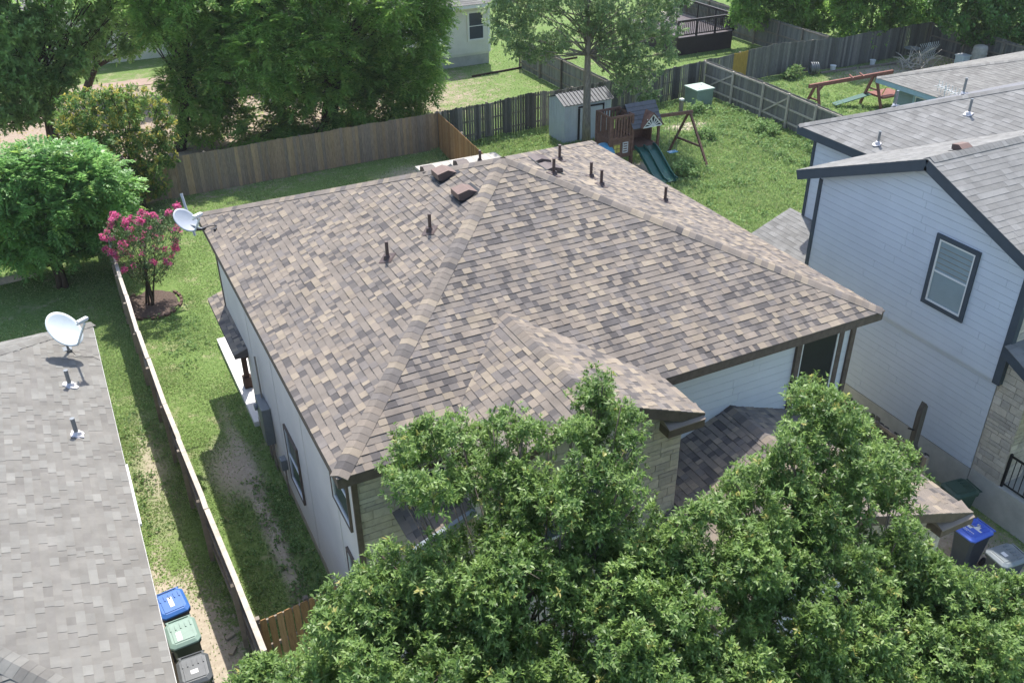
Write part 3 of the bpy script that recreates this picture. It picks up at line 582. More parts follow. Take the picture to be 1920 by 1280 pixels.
m.beam((14.40,-1.73,GRZ-GS*3.45-dn), (14.40,GRY,GRZ-dn), .04, .25, up=(0,-GS,1)); m.beam((14.40,GRY,GRZ-dn), (14.40,5.58,GRZ-GS*3.86-dn), .04, .25, up=(0,GS,1))
m.beam((14.42,5.56,6.0), (17.0,5.56,6.0), .04, .24); m.beam((14.42,-1.73,GRZ-GS*3.47-.14), (26,-1.73,GRZ-GS*3.47-.14), .04, .22)
m.add([(14.42,-1.72,GRZ-GS*3.44-.26),(14.42,GRY,GRZ-.26),(14.66,GRY,GRZ-.26),(14.66,-1.72,GRZ-GS*3.44-.26)], [(0,1,2,3)]); m.add([(14.42,5.56,GRZ-GS*3.84-.26),(14.42,GRY,GRZ-.26),(14.66,GRY,GRZ-.26),(14.66,5.56,GRZ-GS*3.84-.26)], [(3,2,1,0)])
m.beam((16.92,8.42,RZ-.13), (16.92,4.5,RZ-.13), .04, .24); m.box(16.94, 17.22, 4.96, 8.4, RZ-.26, RZ-.24); m.beam((16.94,8.42,RZ-.13), (24,8.42,RZ-.13), .04, .24)
m.build('fascia', M_NAVY, gh)
for bx_ in ((XU-.055, XU+.08, -1.30, -1.12, 3.36, 6.2), (XU-.055, XU+.0, 4.87, 4.985, 3.36, 6.05), (17.14, 17.2, 7.83, 7.93, 3.2, 5.85)):
    m = MB(); m.box(*bx_); m.build('corner_trim', M_NAVY, gh)
st = MB(); stonework(st, [(XL-.01,-1.2,.93),(XL-.01,-1.93,.93),(XL-.01,-1.93,4.0),(XL-.01,-1.2,4.3)], (0,-1,0)); stonework(st, [(XL-.01,-1.93,.93),(15.5,-1.93,.93),(15.5,-1.93,3.9),(XL-.01,-1.93,3.9)], (1,0,0)); stonework(st, [(14.75,-1.27,3.9),(18.5,-1.27,3.9),(18.5,-1.27,6.2),(14.75,-1.27,6.2)], (1,0,0)); stonework(st, [(15.5,-1.27,.93),(18.5,-1.27,.93),(18.5,-1.27,3.9),(15.5,-1.27,3.9)], (1,0,0))
o = st.build('stone_front', M_STONE, gh); m = MB(); m.box(XL, 15.49, -1.92, -1.19, .9, 4.0); m.box(14.76, 24, -1.26, -1.1, .9, 6.2); m.build('mortar_bed', M_MORTAR, o)
m = MB(); P0 = Vector((14.4,-1.3,4.42)); shingles(m, [(14.4,-4.4,3.05),(19,-4.4,3.05),(19,-1.28,4.45),(14.4,-1.28,4.45)], (1,0,0), (0,3.12,1.4), PAL_NEXT, ex=.165, wmin=.2, wmax=.34, t=.006)
m.add([(14.4,-4.4,3.04),(19,-4.4,3.04),(19,-1.28,4.44),(14.4,-1.28,4.44)], [(0,1,2,3)], 0, (.2,.2,.2)); pr = m.build('porch_roof', M_SHINGLE, gh)
m = MB(); m.beam((14.42,-4.4,2.93), (14.42,-1.3,4.32), .04, .22, up=(0,-.4,1)); m.beam((14.4,-4.38,2.93), (19,-4.38,2.93), .04, .2); m.build('porch_fascia', M_NAVY, pr)
m = MB(); m.box(14.78, 14.82, -4.1, -1.98, 1.78, 1.82); m.box(14.785, 14.815, -4.1, -1.98, 1.0, 1.03)
for k in range(17): m.box(14.792, 14.808, -4.08+k*.13, -4.064+k*.13, 1.0, 1.8)
m.box(14.77, 14.83, -2.0, -1.95, .93, 1.85); m.build('porch_railing', M_BLACK, gh)
window(gh, (XU-.03,1.06,4.42), (0,-1,0), (-1,0,0), .98, 1.56, M_NAVY, .1, M_BLIND, 'slate framed window in the upper side wall with a half drawn blind', blinds=5)
for x, y, h in ((17.34,5.75,.36), (19.35,4.7,.42)): pipe_vent(gh, (x,y,RZ+RS*(x-16.9)), h=h, r=.034, m1=M_STEEL, m2=M_PUTTY, n=(-RS,0,1), putty=True)
pipe_vent(gh, (16.75+2,2.45,GRZ-GS*.73), h=.45, r=.034, m1=M_STEEL, m2=M_PUTTY, n=(0,GS,1), putty=True)
for x, h in ((18.9,.42), (20.1,.42), (21.3,.4)): 
    if x < 21.1: pipe_vent(gh, (x,10.44+14.9-x-.0-0.0 if False else 8.44-(x-16.9)+.35, RZ+RS*(x-16.9)-.1), h=.45, r=.034, m1=M_STEEL, m2=M_PUTTY, n=(0,RS,1), putty=True)
box_vent(gh, (15.9,2.05,GRZ-GS*.33), (0,1,-GS), (0,GS,1), .36, .3, .16)

# ------------------------------------------------------------------ satellite dishes
def dish(name, c, base, n, R, arm, refl_m, label, size_x=.88):
    c = Vector(c); n = Vector(n).normalized(); dn = (Vector((0,0,-1))+n*n.z).normalized(); sx = n.cross(dn)
    t = thing(name, base, label, 'satellite dish'); m = MB(); rings = 7; seg = 32; V = []; F = []
    for side in (0, 1):
        for i in range(rings+1):
            rr = R*i/rings
            for k in range(seg):
                a = 2*math.pi*k/seg; h = .16*R*(i/rings)**2-(.02 if side else 0); V.append(c+sx*math.cos(a)*rr*size_x+dn*math.sin(a)*rr+n*(h-.08*R))
    Q = (rings+1)*seg
    for side in (0, 1):
        for i in range(rings):
            for k in range(seg):
                q = (side*Q+i*seg+k, side*Q+i*seg+(k+1)%seg, side*Q+(i+1)*seg+(k+1)%seg, side*Q+(i+1)*seg+k); F.append(q if side == 0 else q[::-1])
    for k in range(seg): a = rings*seg+k; b = rings*seg+(k+1)%seg; F.append((a, b, Q+b, Q+a))
    m.add(V, F); m.build('reflector', refl_m, t, smooth=True)
    lnb = c+n*arm[0]+dn*arm[1]; foot = c+dn*R*.98+n*.02
    m = MB(); m.beam(c+dn*R*.3-n*.08, foot-n*.03, .04, .03); m.beam(foot-n*.03, lnb+dn*.09, .045, .03); m.build('feed_arm', M_DISH, t)
    m = MB()
    m.tube([lnb+dn*.02, lnb-n*.07], [.05, .035], 12); m.tube([lnb-sx*.12+dn*.02, lnb+sx*.12+dn*.02], .038, 10)
    for k in (-1, 0, 1): m.tube([lnb+sx*.09*k, lnb+sx*.09*k-n*.10], .026, 8)
    m.beam(lnb-sx*.13+n*.04, lnb+sx*.13+n*.04, .1, .05); m.build('feed_horn', M_VINYL, t)
    m = MB(); b = Vector(base); k = c-n*.12-Vector((0,0,.02)); m.tube([b, b.lerp(k, .55)+Vector((0,0,.02)), k], .028, 10); m.beam(k-sx*.08, k+sx*.08, .12, .14); m.beam(k, c-n*.05, .1, .1); m.build('mast', M_STEEL, t)
    return t, lnb
NV = (.36,-.545,.757)
t, lnb = dish('satellite_dish', (-3.68,9.85,3.95), (-3.72,10.0,3.28), NV, .49, (.88,.30), M_DISH, 'white satellite dish on the pale grey-tan roof of the left house, casting a round shadow', .74)
m = MB(); m.box(-3.9,-3.64,10.0,10.2,3.27,3.315); m.build('foot_plate', M_STEEL, t)
m = MB(); m.tube([(-3.75,9.9,3.55), (-3.6,9.8,3.25), (-3.4,9.75,3.17), (-3.25,9.82,3.1), (-3.1,9.7,3.02)], .008, 5); m.build('cable', M_BLACK, t)
t, lnb = dish('satellite_dish', (-.36,11.2,5.52), (.02,10.9,5.30), NV, .36, (.46,.20), M_DISHG, 'grey satellite dish hung off the back left roof corner beside the pink-flowering tree', .80)
m = MB(); m.beam((.05,10.9,5.33), (-.2,11.05,5.3), .09, .05); m.tube([(-.05,10.85,5.36),(.12,10.8,5.42),(.3,10.72,5.44)], .012, 5); m.tube([(.3,10.72,5.40),(.2,10.5,5.42)], .035, 6); m.build('bracket', M_BLACK, t)
t = thing('mast_pipe', (-.15,12.2,5.0), 'short grey pipe leaning up behind the roof corner next to the grey dish', 'pipe')
m = MB(); m.tube([(-.12,12.05,4.7),(-.19,12.58,5.66)], .035, 12); m.build('tube', M_PVC, t); m = MB(); m.tube([(-.19,12.58,5.66),(-.192,12.6,5.70)], .042, 12); m.build('end_cap', M_PVC, t)

# ------------------------------------------------------------------ fences
P_OLD = [(.25,.225,.20),(.20,.18,.16),(.30,.27,.235),(.16,.145,.13),(.23,.20,.17)]
P_DARK = [(.115,.11,.10),(.09,.09,.085),(.15,.145,.13),(.20,.19,.17),(.075,.075,.07)]
P_TAN = [(.36,.265,.165),(.33,.245,.16),(.285,.225,.165),(.38,.275,.165),(.265,.215,.165),(.31,.24,.17)]
P_ORANGE = [(.40,.225,.10),(.37,.205,.09),(.42,.25,.12),(.34,.19,.085)]
P_GREY = [(.23,.22,.195),(.25,.245,.225),(.18,.175,.165),(.23,.22,.195)]
P_GREY2 = [(.16,.155,.14),(.20,.19,.17),(.13,.125,.115),(.24,.225,.20)]
def fence(pts, label, pal, h=1.8, rail_side=1, capw=None, postn=2.4, special=(), bw=.14, hj=.025, diag=False, group=None, gapp=.0, railmat=None):
    a0 = Vector((*pts[0], 0)); a1 = Vector((*pts[-1], 0)); t = thing('wooden_fence', (a0+a1)/2, label, 'fence', group)
    m = MB(); zs = (.35, 1.0, h-.12) if h > 1.5 else (.3, h-.12); rls = [MB() for _ in zs]; bl = MB(); cp = MB(); posts = []; acc = 0
    rm = railmat or M_RAILD
    for p, q in zip(pts, pts[1:]):
        p = Vector((*p, 0)); q = Vector((*q, 0)); d = (q-p); Ln = d.length; d.normalize(); s = Vector((-d.y, d.x, 0))*rail_side; n = max(1, int(Ln/bw))
        drift = 0
        for k in range(n):
            c = p+d*(Ln*(k+.5)/n); w2 = Ln/n*.5-(.003 if random.random() > gapp else .02); col = random.choice(pal); f = random.uniform(.86, 1.12); col = tuple(x*f for x in col)
            for (s0, s1, cc) in special:
                if s0 <= acc+Ln*(k+.5)/n <= s1: col = cc
            drift = drift*.9+random.uniform(-hj, hj)*.5; hh = h+drift+random.uniform(-hj, hj)*.4; th = .018; o = random.uniform(-.004, .004)
            A = c-d*w2-s*(th+o); B = c+d*w2-s*(th+o); e = s*th; z0 = .02
            A2, B2 = A+d*min(.02, w2*.3), B-d*min(.02, w2*.3)
            poly = [A+Vector((0,0,z0)), B+Vector((0,0,z0)), B+Vector((0,0,hh-.03)), B2+Vector((0,0,hh)), A2+Vector((0,0,hh)), A+Vector((0,0,hh-.03))]
            m.prism(poly, e, 0, col)
        for rl, z in zip(rls, zs): rl.beam(p+s*.028+Vector((0,0,z)), q+s*.028+Vector((0,0,z)), .04, .085)
        if capw:
            for k in range(int(Ln/2.4)+1):
                u0 = k*2.4; u1 = min(Ln, u0+2.385)
                if u1 > u0+.05: j = s*random.uniform(-.012, .012); cp.beam(p+d*u0+s*.01+j+Vector((0,0,h+.025)), p+d*u1+s*.01-j+Vector((0,0,h+.025+random.uniform(-.01,.01))), capw, .035)
        np_ = max(1, int(round(Ln/postn)))
        for k in range(np_+1): posts.append(p+d*(Ln*k/np_)+s*.095)
        if diag:
            k = 0
            while k < np_: 
                c1 = p+d*(Ln*k/np_)+s*.05; c2 = p+d*(Ln*(k+1)/np_)+s*.05; bl = MB(); bl.beam(c1+Vector((0,0,.3)), c2+Vector((0,0,h-.2)), .03, .08); bl.build('brace', rm, t); k += 2
        acc += Ln
    m.build('boards', M_WOODOLD, t)
    for rl in rls: rl.build('rail', rm, t)
    if capw: cp.build('top_rail', M_RAIL, t)
    pm = MB(); pm.box(-.045, .045, -.045, .045, 0, h-.02); proto = None
    for p in posts:
        if proto is None: proto = pm.build('post', rm, t); proto.location = p-t.location; me = proto.data; me.transform(Matrix.Translation(t.location)); 
        else:
            c = proto.copy(); COL.objects.link(c); c.parent = t; c.location = p-t.location
    return t
fence([(-1.62,.3),(-1.68,2.2),(-1.8,5),(-1.93,9),(-2.03,13),(-2.05,17),(-2.0,21),(-1.9,27)], 'long side fence with a bleached top board running up the left side yard', P_OLD, rail_side=1, capw=.105, h=1.76, railmat=M_RAILD)
fence([(-1.9,27.05),(4.7,27.15),(8.5,27.3),(13.05,27.35)], 'tan and grey board fence across the back of the shaded lawn behind the middle house', P_TAN, h=1.75, rail_side=1)
fence([(13.1,27.3),(12.85,24.3),(12.6,21.4),(12.3,16)], 'orange-brown fence panel seen from inside, meeting the tan back fence at a corner', P_ORANGE, h=1.78, rail_side=1, diag=True, capw=None, railmat=M_RAIL)
fence([(13.15,27.4),(18.4,27.85),(22.8,27.95),(29.4,28.8)], 'dark weathered picket fence behind the shed and green utility box', P_DARK, h=1.78, rail_side=1, hj=.05, gapp=.3)
fence([(29.38,28.75),(29.42,24),(29.2,20),(28.95,14)], 'grey fence with its rails and diagonal brace showing, right side of the play set yard', P_GREY, h=1.78, rail_side=-1, diag=True, railmat=M_RAIL)
fence([(29.45,28.85),(34.8,29.7),(40.1,29.1),(46.95,29.4)], 'weathered fence with one yellow board section behind the red swing beam', P_GREY2, h=1.8, rail_side=1, hj=.05, gapp=.2, special=((2.2, 3.3, (.42,.27,.06)),))
fence([(46.95,29.4),(46.85,24),(46.8,18)], 'far corner fence in shade behind the white barrel', P_GREY2, h=1.8, rail_side=-1, hj=.04)
fence([(22.9,28.1),(22.9,33),(22.9,38)], 'weathered cross fence running back from the dark fence, behind the tall slender tree', P_GREY, h=1.7, rail_side=1)
fence([(38.8,29.6),(38.8,36),(38.9,46)], 'tall grey fence with rails behind the dark deck', P_GREY, h=1.85, rail_side=1)
fence([(-1.55,1.05),(-.6,1.15),(.28,1.25)], 'short orange-brown picket fence between the side fence and the middle house, partly under leaves', P_ORANGE, h=1.78, rail_side=1, gapp=.9, hj=.03)
fence([(13.2,1.6),(13.2,.4),(13.2,-1.1)], 'dark rotten picket fence in the gap beside the blue-grey house', P_DARK, h=1.8, rail_side=-1, hj=.08, gapp=.3)
t = thing('gate_post', (13.2,-.62,0), 'broken dark post sticking up above the rotten fence by the blue-grey house', 'post')
m = MB(); m.prism([(13.12,-.68,0),(13.28,-.68,0),(13.28,-.68,2.85),(13.2,-.68,2.95),(13.12,-.68,2.7)], (0,.13,0), 0, (.1,.09,.08)); m.build('timber', M_WOODOLD, t); m = MB(); m.tube([(13.12,-.6,2.2),(12.98,-.55,2.26)], .02, 6); m.build('latch', M_BLACK, t)

# ------------------------------------------------------------------ wheelie bins
def bin_(loc, rz, body, lid, label, marks='', group='wheeled rubbish bins'):
    t = thing('wheelie_bin', (0,0,0), label, 'rubbish bin', group); m = MB(); R = lambda a, b, z, r=.06: [(-a+r,-b,z),(a-r,-b,z),(a,-b+r,z),(a,b-r,z),(a-r,b,z),(-a+r,b,z),(-a,b-r,z),(-a,-b+r,z)]
    secs = [R(.22,.25,.05),R(.25,.29,.5),R(.275,.33,.9),R(.305,.36,.905),R(.305,.36,.96)]; V = [p for s in secs for p in s]
    F = [(i*8+k, i*8+(k+1)%8, i*8+8+(k+1)%8, i*8+8+k) for i in range(4) for k in range(8)]+[tuple(range(7,-1,-1))]
    m.add(V, F); bo = m.build('body', body, t, bevel=.006)
    m = MB(); L0 = R(.315,.375,.965,.08); L1 = R(.31,.37,1.0,.08); L2 = R(.25,.30,1.045,.07); V = L0+L1+L2
    m.add(V, [(i*8+k, i*8+(k+1)%8, i*8+8+(k+1)%8, i*8+8+k) for i in range(2) for k in range(8)]+[tuple(range(16,24)), tuple(range(7,-1,-1))])
    m.box(-.2,.2,-.27,.05,1.046,1.058); li = m.build('lid', lid, t, bevel=.006)
    m = MB(); m.tube([(-.26,.43,.97),(.26,.43,.97)], .018, 8); m.beam((-.22,.36,.95),(-.22,.43,.97),.04,.04); m.beam((.22,.36,.95),(.22,.43,.97),.04,.04); m.build('handle', lid, t)
    for sx in (-.27, .27):
        m = MB(); m.tube([(sx-.025,.30,.11),(sx+.025,.30,.11)], .11, 16); m.build('wheel', M_BLACK, t)
    if marks:
        m = MB(); z = 1.062
        for (a, b, c, d_) in {'emblem': [(-.17,-.02,-.10,.02),(-.17,.19,-.02,.03),(.0,.10,.03,.13),(-.04,.03,.13,.19)], 'card': [(-.05,.04,-.16,.14)], 'strip': [(-.13,-.03,-.24,.0)], 'oval': [(-.07,.07,-.14,-.04)]}[marks]:
            m.box(a, b, c, d_, z-.004, z)
        if marks == 'emblem':
            for k in range(7): m.box(-.16+k*.045, -.16+k*.045+.03, -.19, -.165, z-.004, z)
            for k in range(3): m.box(-.13+k*.045, -.13+k*.045+.03, -.23, -.21, z-.004, z)
        m.build('lid_mark', M_VINYL, li)
    for xx in (-.2,-.1,0,.1,.2): m = MB(); m.box(xx-.012,xx+.012,.08,.24,1.042,1.062); m.build('lid_rib', lid, li)
    m = MB()
    for r_ in range(2):
        for k in range(7): m.box(-.14+k*.04, -.14+k*.04+.025, -.31, -.302, .78-r_*.05, .80-r_*.05)
    o = m.build('stencilled_marks', M_RAILD, bo)
    t.location = loc; t.rotation_euler = (0, 0, rz); t.scale = (.94,.94,.96); return t
B_NAVY = mat('dark_blue_grey_plastic', srgb(62,68,80), .5, .4, noise=.15, nscale=4); B_BLUE = mat('blue_plastic', srgb(56,104,172), .4, .45, noise=.12, nscale=3)
B_BLUE2 = mat('royal_blue_plastic', srgb(74,104,196), .42, .45, noise=.1, nscale=3); B_GREEN = mat('dark_green_plastic', srgb(48,72,60), .5, .4, noise=.15, nscale=4)
B_SAGE = mat('faded_green_plastic', srgb(128,152,140), .45, .4, noise=.15, nscale=4); B_GREY = mat('faded_grey_plastic', srgb(120,128,130), .4, .45, noise=.25, nscale=4)
B_DARK = mat('dark_grey_plastic', srgb(84,88,90), .35, .5, noise=.25, nscale=4)
bin_((13.0,-2.72,0), -math.pi/2, B_NAVY, B_BLUE2, 'royal blue lidded bin with a white emblem, beside the foundation of the blue-grey house', 'emblem')
bin_((12.98,-3.58,0), -math.pi/2-.1, B_NAVY, B_GREY, 'grey lidded bin with a small white mark, right of the royal blue one', 'oval')
bin_((13.86,-1.62,0), -math.pi/2-.15, B_GREEN, B_GREEN, 'dark green bin half hidden behind the garage roof corner', '')
bin_((-2.92,3.08,0), .12, B_NAVY, B_BLUE, 'bright blue lidded bin with a white card on it, under the left eave', 'card')
bin_((-2.86,2.22,0), .05, B_GREEN, B_SAGE, 'faded sage lidded bin with dark green body, middle one under the left eave', 'strip')
bin_((-2.82,1.22,0), -.02, B_GREEN, B_DARK, 'dark grey bin at the bottom edge of the photo under the left eave', 'oval')

# ------------------------------------------------------------------ shed, utility box, small yard things
M_SHED = mat('pale_blue_grey_sheet_metal', srgb(192,197,199), .5, .35, noise=.12, nscale=2)
M_SHEDR = mat('dark_ribbed_shed_roof', srgb(88,90,94), .55, .4, noise=.35, nscale=5)
M_UGREEN = mat('utility_green_paint', srgb(128,148,136), .5, .35, noise=.12, nscale=3); M_UTOP = mat('pale_green_lid_paint', srgb(160,178,164), .5, .35, noise=.08, nscale=3)
t = thing('garden_shed', (19.8,26,0), 'pale blue-grey metal garden shed with a dark roof against the picket fence', 'shed'); m = MB(); m.box(18.6,21.15,25.2,26.7,0,1.85)
for k in range(17): m.box(18.62+k*.15, 18.65+k*.15, 25.185, 25.2, .03, 1.83)
for k in range(9): m.box(18.585, 18.6, 25.25+k*.16, 25.28+k*.16, .03, 1.83)
m.prism([(18.6,25.2,1.85),(18.6,26.7,1.85),(18.6,25.95,2.13)], (2.55,0,0)); m.build('wall', M_SHED, t)
m = MB()
for sg, ye in ((-1, 25.1), (1, 26.8)):
    for k in range(14): xa = 18.5+k*.195; m.prism([(xa,ye,1.83),(xa,25.95,2.17),(xa,25.95,2.19),(xa,ye,1.85)], (.15,0,0)); m.prism([(xa+.15,ye,1.83),(xa+.15,25.95,2.17),(xa+.15,25.95,2.23),(xa+.15,ye,1.88)], (.045,0,0))
m.build('roof', M_SHEDR, t); m = MB(); m.box(19.32,19.42,25.17,25.186,.05,1.6); m.box(20.65,20.75,25.17,25.186,.05,1.7); m.box(19.32,20.75,25.17,25.186,1.62,1.7); m.build('door_gap', M_BLACK, t)
m = MB(); m.box(19.43,20.64,25.15,25.184,.05,1.6); m.build('door', M_SHED, t)
t = thing('storage_shed', (10.9,19,0), 'low wooden shed with a pale sheet metal roof peeking over the roof ridge', 'shed'); m = MB(); m.box(9.3,12.2,17.6,19.4,0,2.3); m.build('wall', mat('orange_brown_boards', srgb(150,96,66), .8, .2, noise=.3, nscale=5), t)
m = MB(); m.box(9.0,12.35,17.3,19.75,2.36,2.42)
for k in range(11): m.box(9.0+k*.33,9.02+k*.33,17.3,19.75,2.42,2.428)
m.build('roof', mat('pale_sheet_metal_roof', srgb(166,160,150), .7, .35, noise=.15, nscale=2), t)
t = thing('utility_box', (27.9,27.2,0), 'green utility box with a pale lid standing in weeds in front of the picket fence', 'utility box'); m = MB(); m.box(27.35,28.4,26.7,27.75,0,.9); m.build('cabinet', M_UGREEN, t, bevel=.02)
m = MB(); m.box(27.3,28.45,26.65,27.8,.9,.97); m.box(27.6,27.66,26.9,26.96,.97,1.0); m.box(28.1,28.16,27.4,27.46,.97,1.0); m.build('lid', M_UTOP, t, bevel=.02)
t = thing('pedestal', (26.1,26.3,0), 'small weathered pedestal with a white cap left of the green utility box', 'pedestal'); m = MB(); m.box(26.0,26.16,26.2,26.36,0,.75); m.build('post', M_RAILD, t); m = MB(); m.box(25.98,26.18,26.18,26.38,.75,.83); m.build('cap', M_VINYL, t)
t = thing('garden_border', (-5.5,22,0), 'low timber border of the raised bed by the bright green tree', 'garden border'); m = MB(); m.beam((-7.5,21.7,.12),(-4.6,22.0,.12),.06,.24); m.beam((-4.6,22.0,.12),(-4.3,23.4,.12),.06,.24); m.build('timber', M_RAIL, t)
m = MB(); n = 30; rim = [(-1.25+.86*math.cos(2*math.pi*k/n)*random.uniform(.9,1.08), 17.95+1.0*math.sin(2*math.pi*k/n)*random.uniform(.85,1.1), .012) for k in range(n)]; m.prism(rim, (0,0,.025)); tag(m.build('mulch_bed', M_MULCH), kind='structure')
t = thing('bed_edging', (-1.25,18,0), 'ring of small red edging blocks round the mulch under the pink tree', 'edging'); M_BRK = mat('red_brown_brick', srgb(104,84,74), .85, .2, noise=.3, nscale=8)
for k in range(26):
    if k % 5 == 3 or 2 < k < 8: continue
    a = 2*math.pi*k/26; c = Vector((-1.25+.92*math.cos(a), 17.95+1.06*math.sin(a), .03)); d_ = Vector((-math.sin(a), math.cos(a), 0))*.09; m = MB(); m.beam(c-d_, c+d_, .08, .09); m.build('edging_block', M_BRK, t)
for k, (x, y, r) in enumerate(((-2.02,2.6,.4),(-2.05,2.2,.9),(-1.98,1.75,.2),(-2.0,1.5,1.2))):
    t = thing('brick', (x,y,0), ['loose brick on the bare dirt, farthest of four from the camera','loose brick on the bare dirt, second of four from the far end','loose brick on the bare dirt, third of four from the far end','loose brick on the bare dirt nearest the bottom of the photo'][k], 'brick', 'loose bricks on the dirt')
    m = MB(); d_ = Vector((math.cos(r), math.sin(r), 0))*.1; m.beam(Vector((x,y,.035))-d_, Vector((x,y,.035))+d_, .1, .06); m.build('block', M_FOUNDT, t, bevel=.006)
# wheel rims, barrel, boxes, brush pile in the far right yard
def ring(m, c, ax, R, r, n=24, k=8):
    c = Vector(c); ax = Vector(ax).normalized(); u = ax.orthogonal().normalized(); v = ax.cross(u); pts = [c+(u*math.cos(2*math.pi*i/n)+v*math.sin(2*math.pi*i/n))*R for i in range(n+1)]; m.tube(pts, r, k)
t = thing('hose_reel', (37.0,29.0,0), 'ribbed steel drum lying on its side against the far fence', 'drum'); m = MB()
for k in range(4): ring(m, (37.0+k*.12,28.85-k*.05,.38), (1,-.4,0), .33-.01*k, .035)
m.tube([(37.0,28.85,.38),(37.4,28.7,.38)], [.28,.2], 20); m.build('drum', M_STEEL, t, smooth=True)
BX, BY = 46.0, 24.9
t = thing('plastic_barrel', (BX,BY,0), 'tall off-white plastic barrel in the far right corner', 'barrel'); m = MB(); m.tube([(BX,BY,z) for z in (0,.05,.6,1.3,1.42,1.48)], [.36,.40,.42,.40,.36,.2], 24); m.build('drum', M_RAIL, t, smooth=True); m = MB(); ring(m, (BX,BY,.5), (0,0,1), .42, .02); ring(m, (BX,BY,1.0), (0,0,1), .415, .02); m.build('hoop', M_RAIL, t)
t = thing('plastic_tub', (45.3,25.4,0), 'white square tub left of the tall barrel', 'tub'); m = MB(); m.prism([(45.0,25.1,0),(45.6,25.1,0),(45.6,25.7,0),(45.0,25.7,0)], (0,0,.86)); m.build('tub', M_VINYL, t, bevel=.05); m = MB(); m.box(44.97,45.63,25.07,25.73,.84,.9); m.build('rim', M_VINYL, t)
t = thing('brush_pile', (43.6,27.2,0), 'tangle of bare dead branches beside the white lattice', 'brush pile'); m = MB()
for k in range(46):
    a = random.uniform(0, 6.28); p = Vector((43.3+random.uniform(-.9,1.1), 27.0+random.uniform(-.6,.6), random.uniform(.02,.5))); d_ = Vector((math.cos(a), math.sin(a)*.6, random.uniform(0,.8))); L_ = random.uniform(.5,1.5); m.tube([p, p+d_*L_*.5+Vector((0,0,.08)), p+d_*L_], [.035,.026,.014], 4)
m.build('branches', M_RAIL, t)
t = thing('lattice_panel', (44.6,27.6,0), 'bowed white lattice panel leaning in the brush pile', 'lattice'); m = MB()
for k in range(9):
    for sg in (1,-1):
        pts = [Vector((44.1+.16*k+sg*j*.1, 27.5+.12*math.sin(j), .25+j*.16)) for j in range(7)]; m.tube([p for p in pts if 43.9 < p.x < 45.6], .016, 4) if sum(43.9 < p.x < 45.6 for p in pts) > 1 else None
m.build('slats', M_VINYL, t)
t = thing('round_table', (43.9,27.9,0), 'small round table with a dark top standing in the brush pile', 'table'); m = MB(); m.tube([(43.9,27.9,.88),(43.9,27.9,.92)], .45, 20); m.build('tabletop', M_STEEL, t); m = MB(); m.tube([(43.9,27.9,.0),(43.9,27.9,.88)], .05, 8); m.tube([(43.9,27.9,.0),(43.9,27.9,.04)], .3, 12); m.build('pedestal_leg', M_STEEL, t)
for k, (x, y) in enumerate(((38.6,28.7),(41.5,28.5))):
    t = thing('white_pail', (x,y,0), ['white pail lying near the steel drum','white pail farther right along the far fence'][k], 'pail', 'pails by the far fence'); m = MB(); m.tube([(x,y,0),(x,y,.36)], [.13,.17], 14); m.build('pail', M_VINYL, t); m = MB(); ring(m, (x,y,.36), (0,0,1), .17, .012); m.build('rim', M_VINYL, t)
t = thing('timber_edge', (40,28.3,0), 'line of grey landscaping timbers on the ground along the far fence', 'timber'); m = MB(); m.beam((37.6,28.6,.07),(40.2,28.45,.07),.12,.12); m.beam((40.4,28.4,.07),(43,28.1,.07),.12,.12); m.build('timber', M_RAILD, t)

# ------------------------------------------------------------------ play set in the weedy yard
M_PLAY = mat('stained_play_set_wood', srgb(118,90,78), .8, .2, noise=.35, nscale=8); M_GSLIDE = mat('dark_green_slide_plastic', srgb(24,84,74), .4, .45, noise=.15, nscale=2)
M_BDOME = mat('blue_plastic_dome', srgb(70,140,172), .35, .5, noise=.12, nscale=3); M_YEL = mat('yellow_window_plastic', srgb(200,190,96), .5, .3, noise=.1, nscale=4); M_RED = mat('redwood_stain', srgb(134,90,80), .75, .25, noise=.3, nscale=6)
t = thing('play_set', (19.2,21,0), 'brown wooden play set with open lookout, shingled fort roof, green slide and swing beam', 'play set'); m = MB()
X0, X1, Y0, Y1 = 18.28, 19.38, 20.72, 21.82
for x in (X0, X1):
    for y in (Y0, Y1): m.box(x-.05, x+.05, y-.05, y+.05, 0, 2.62)
for z in (1.62, 2.58): 
    for a, b in (((X0,Y0),(X1,Y0)), ((X1,Y0),(X1,Y1)), ((X1,Y1),(X0,Y1)), ((X0,Y1),(X0,Y0))): m.beam((*a,z), (*b,z), .07, .09)
m.box(X0, X1, Y0, Y1, 1.5, 1.56); 
for k in range(7):
    u = X0+.12+k*.145; m.box(u-.035,u+.035,Y0-.015,Y0+.015,1.6,2.56); m.box(u-.035,u+.035,Y1-.015,Y1+.015,1.6,2.56); v = Y0+.12+k*.145; m.box(X0-.015,X0+.015,v-.035,v+.035,1.6,2.56); m.box(X1-.015,X1+.015,v-.035,v+.035,1.9,2.56)
m.box(X0+.04,X1-.04,Y0-.02,Y0+.02,.75,1.5); m.box(X0-.02,X0+.02,Y0+.04,Y1-.04,.2,1.5); tw = m.build('lookout_tower', M_PLAY, t)
m = MB(); m.box(18.45,18.80,Y0-.05,Y0-.02,1.0,1.38); m.build('toy_window', M_YEL, tw); m = MB()
for k in range(3): m.box(18.44,18.81,Y0-.062,Y0-.05,1.0+k*.18,1.02+k*.18); m.box(18.45+k*.165,18.47+k*.165,Y0-.064,Y0-.05,1.0,1.38)
m.build('window_bars', M_PLAY, tw)
m = MB(); m.box(18.92,18.96,Y0-.05,Y0-.02,.95,1.42); m.box(19.16,19.20,Y0-.05,Y0-.02,.95,1.42)
for k in range(5): m.box(18.92,19.2,Y0-.05,Y0-.02,.95+k*.108,.99+k*.108)
m.build('shutter', M_VINYL, tw)
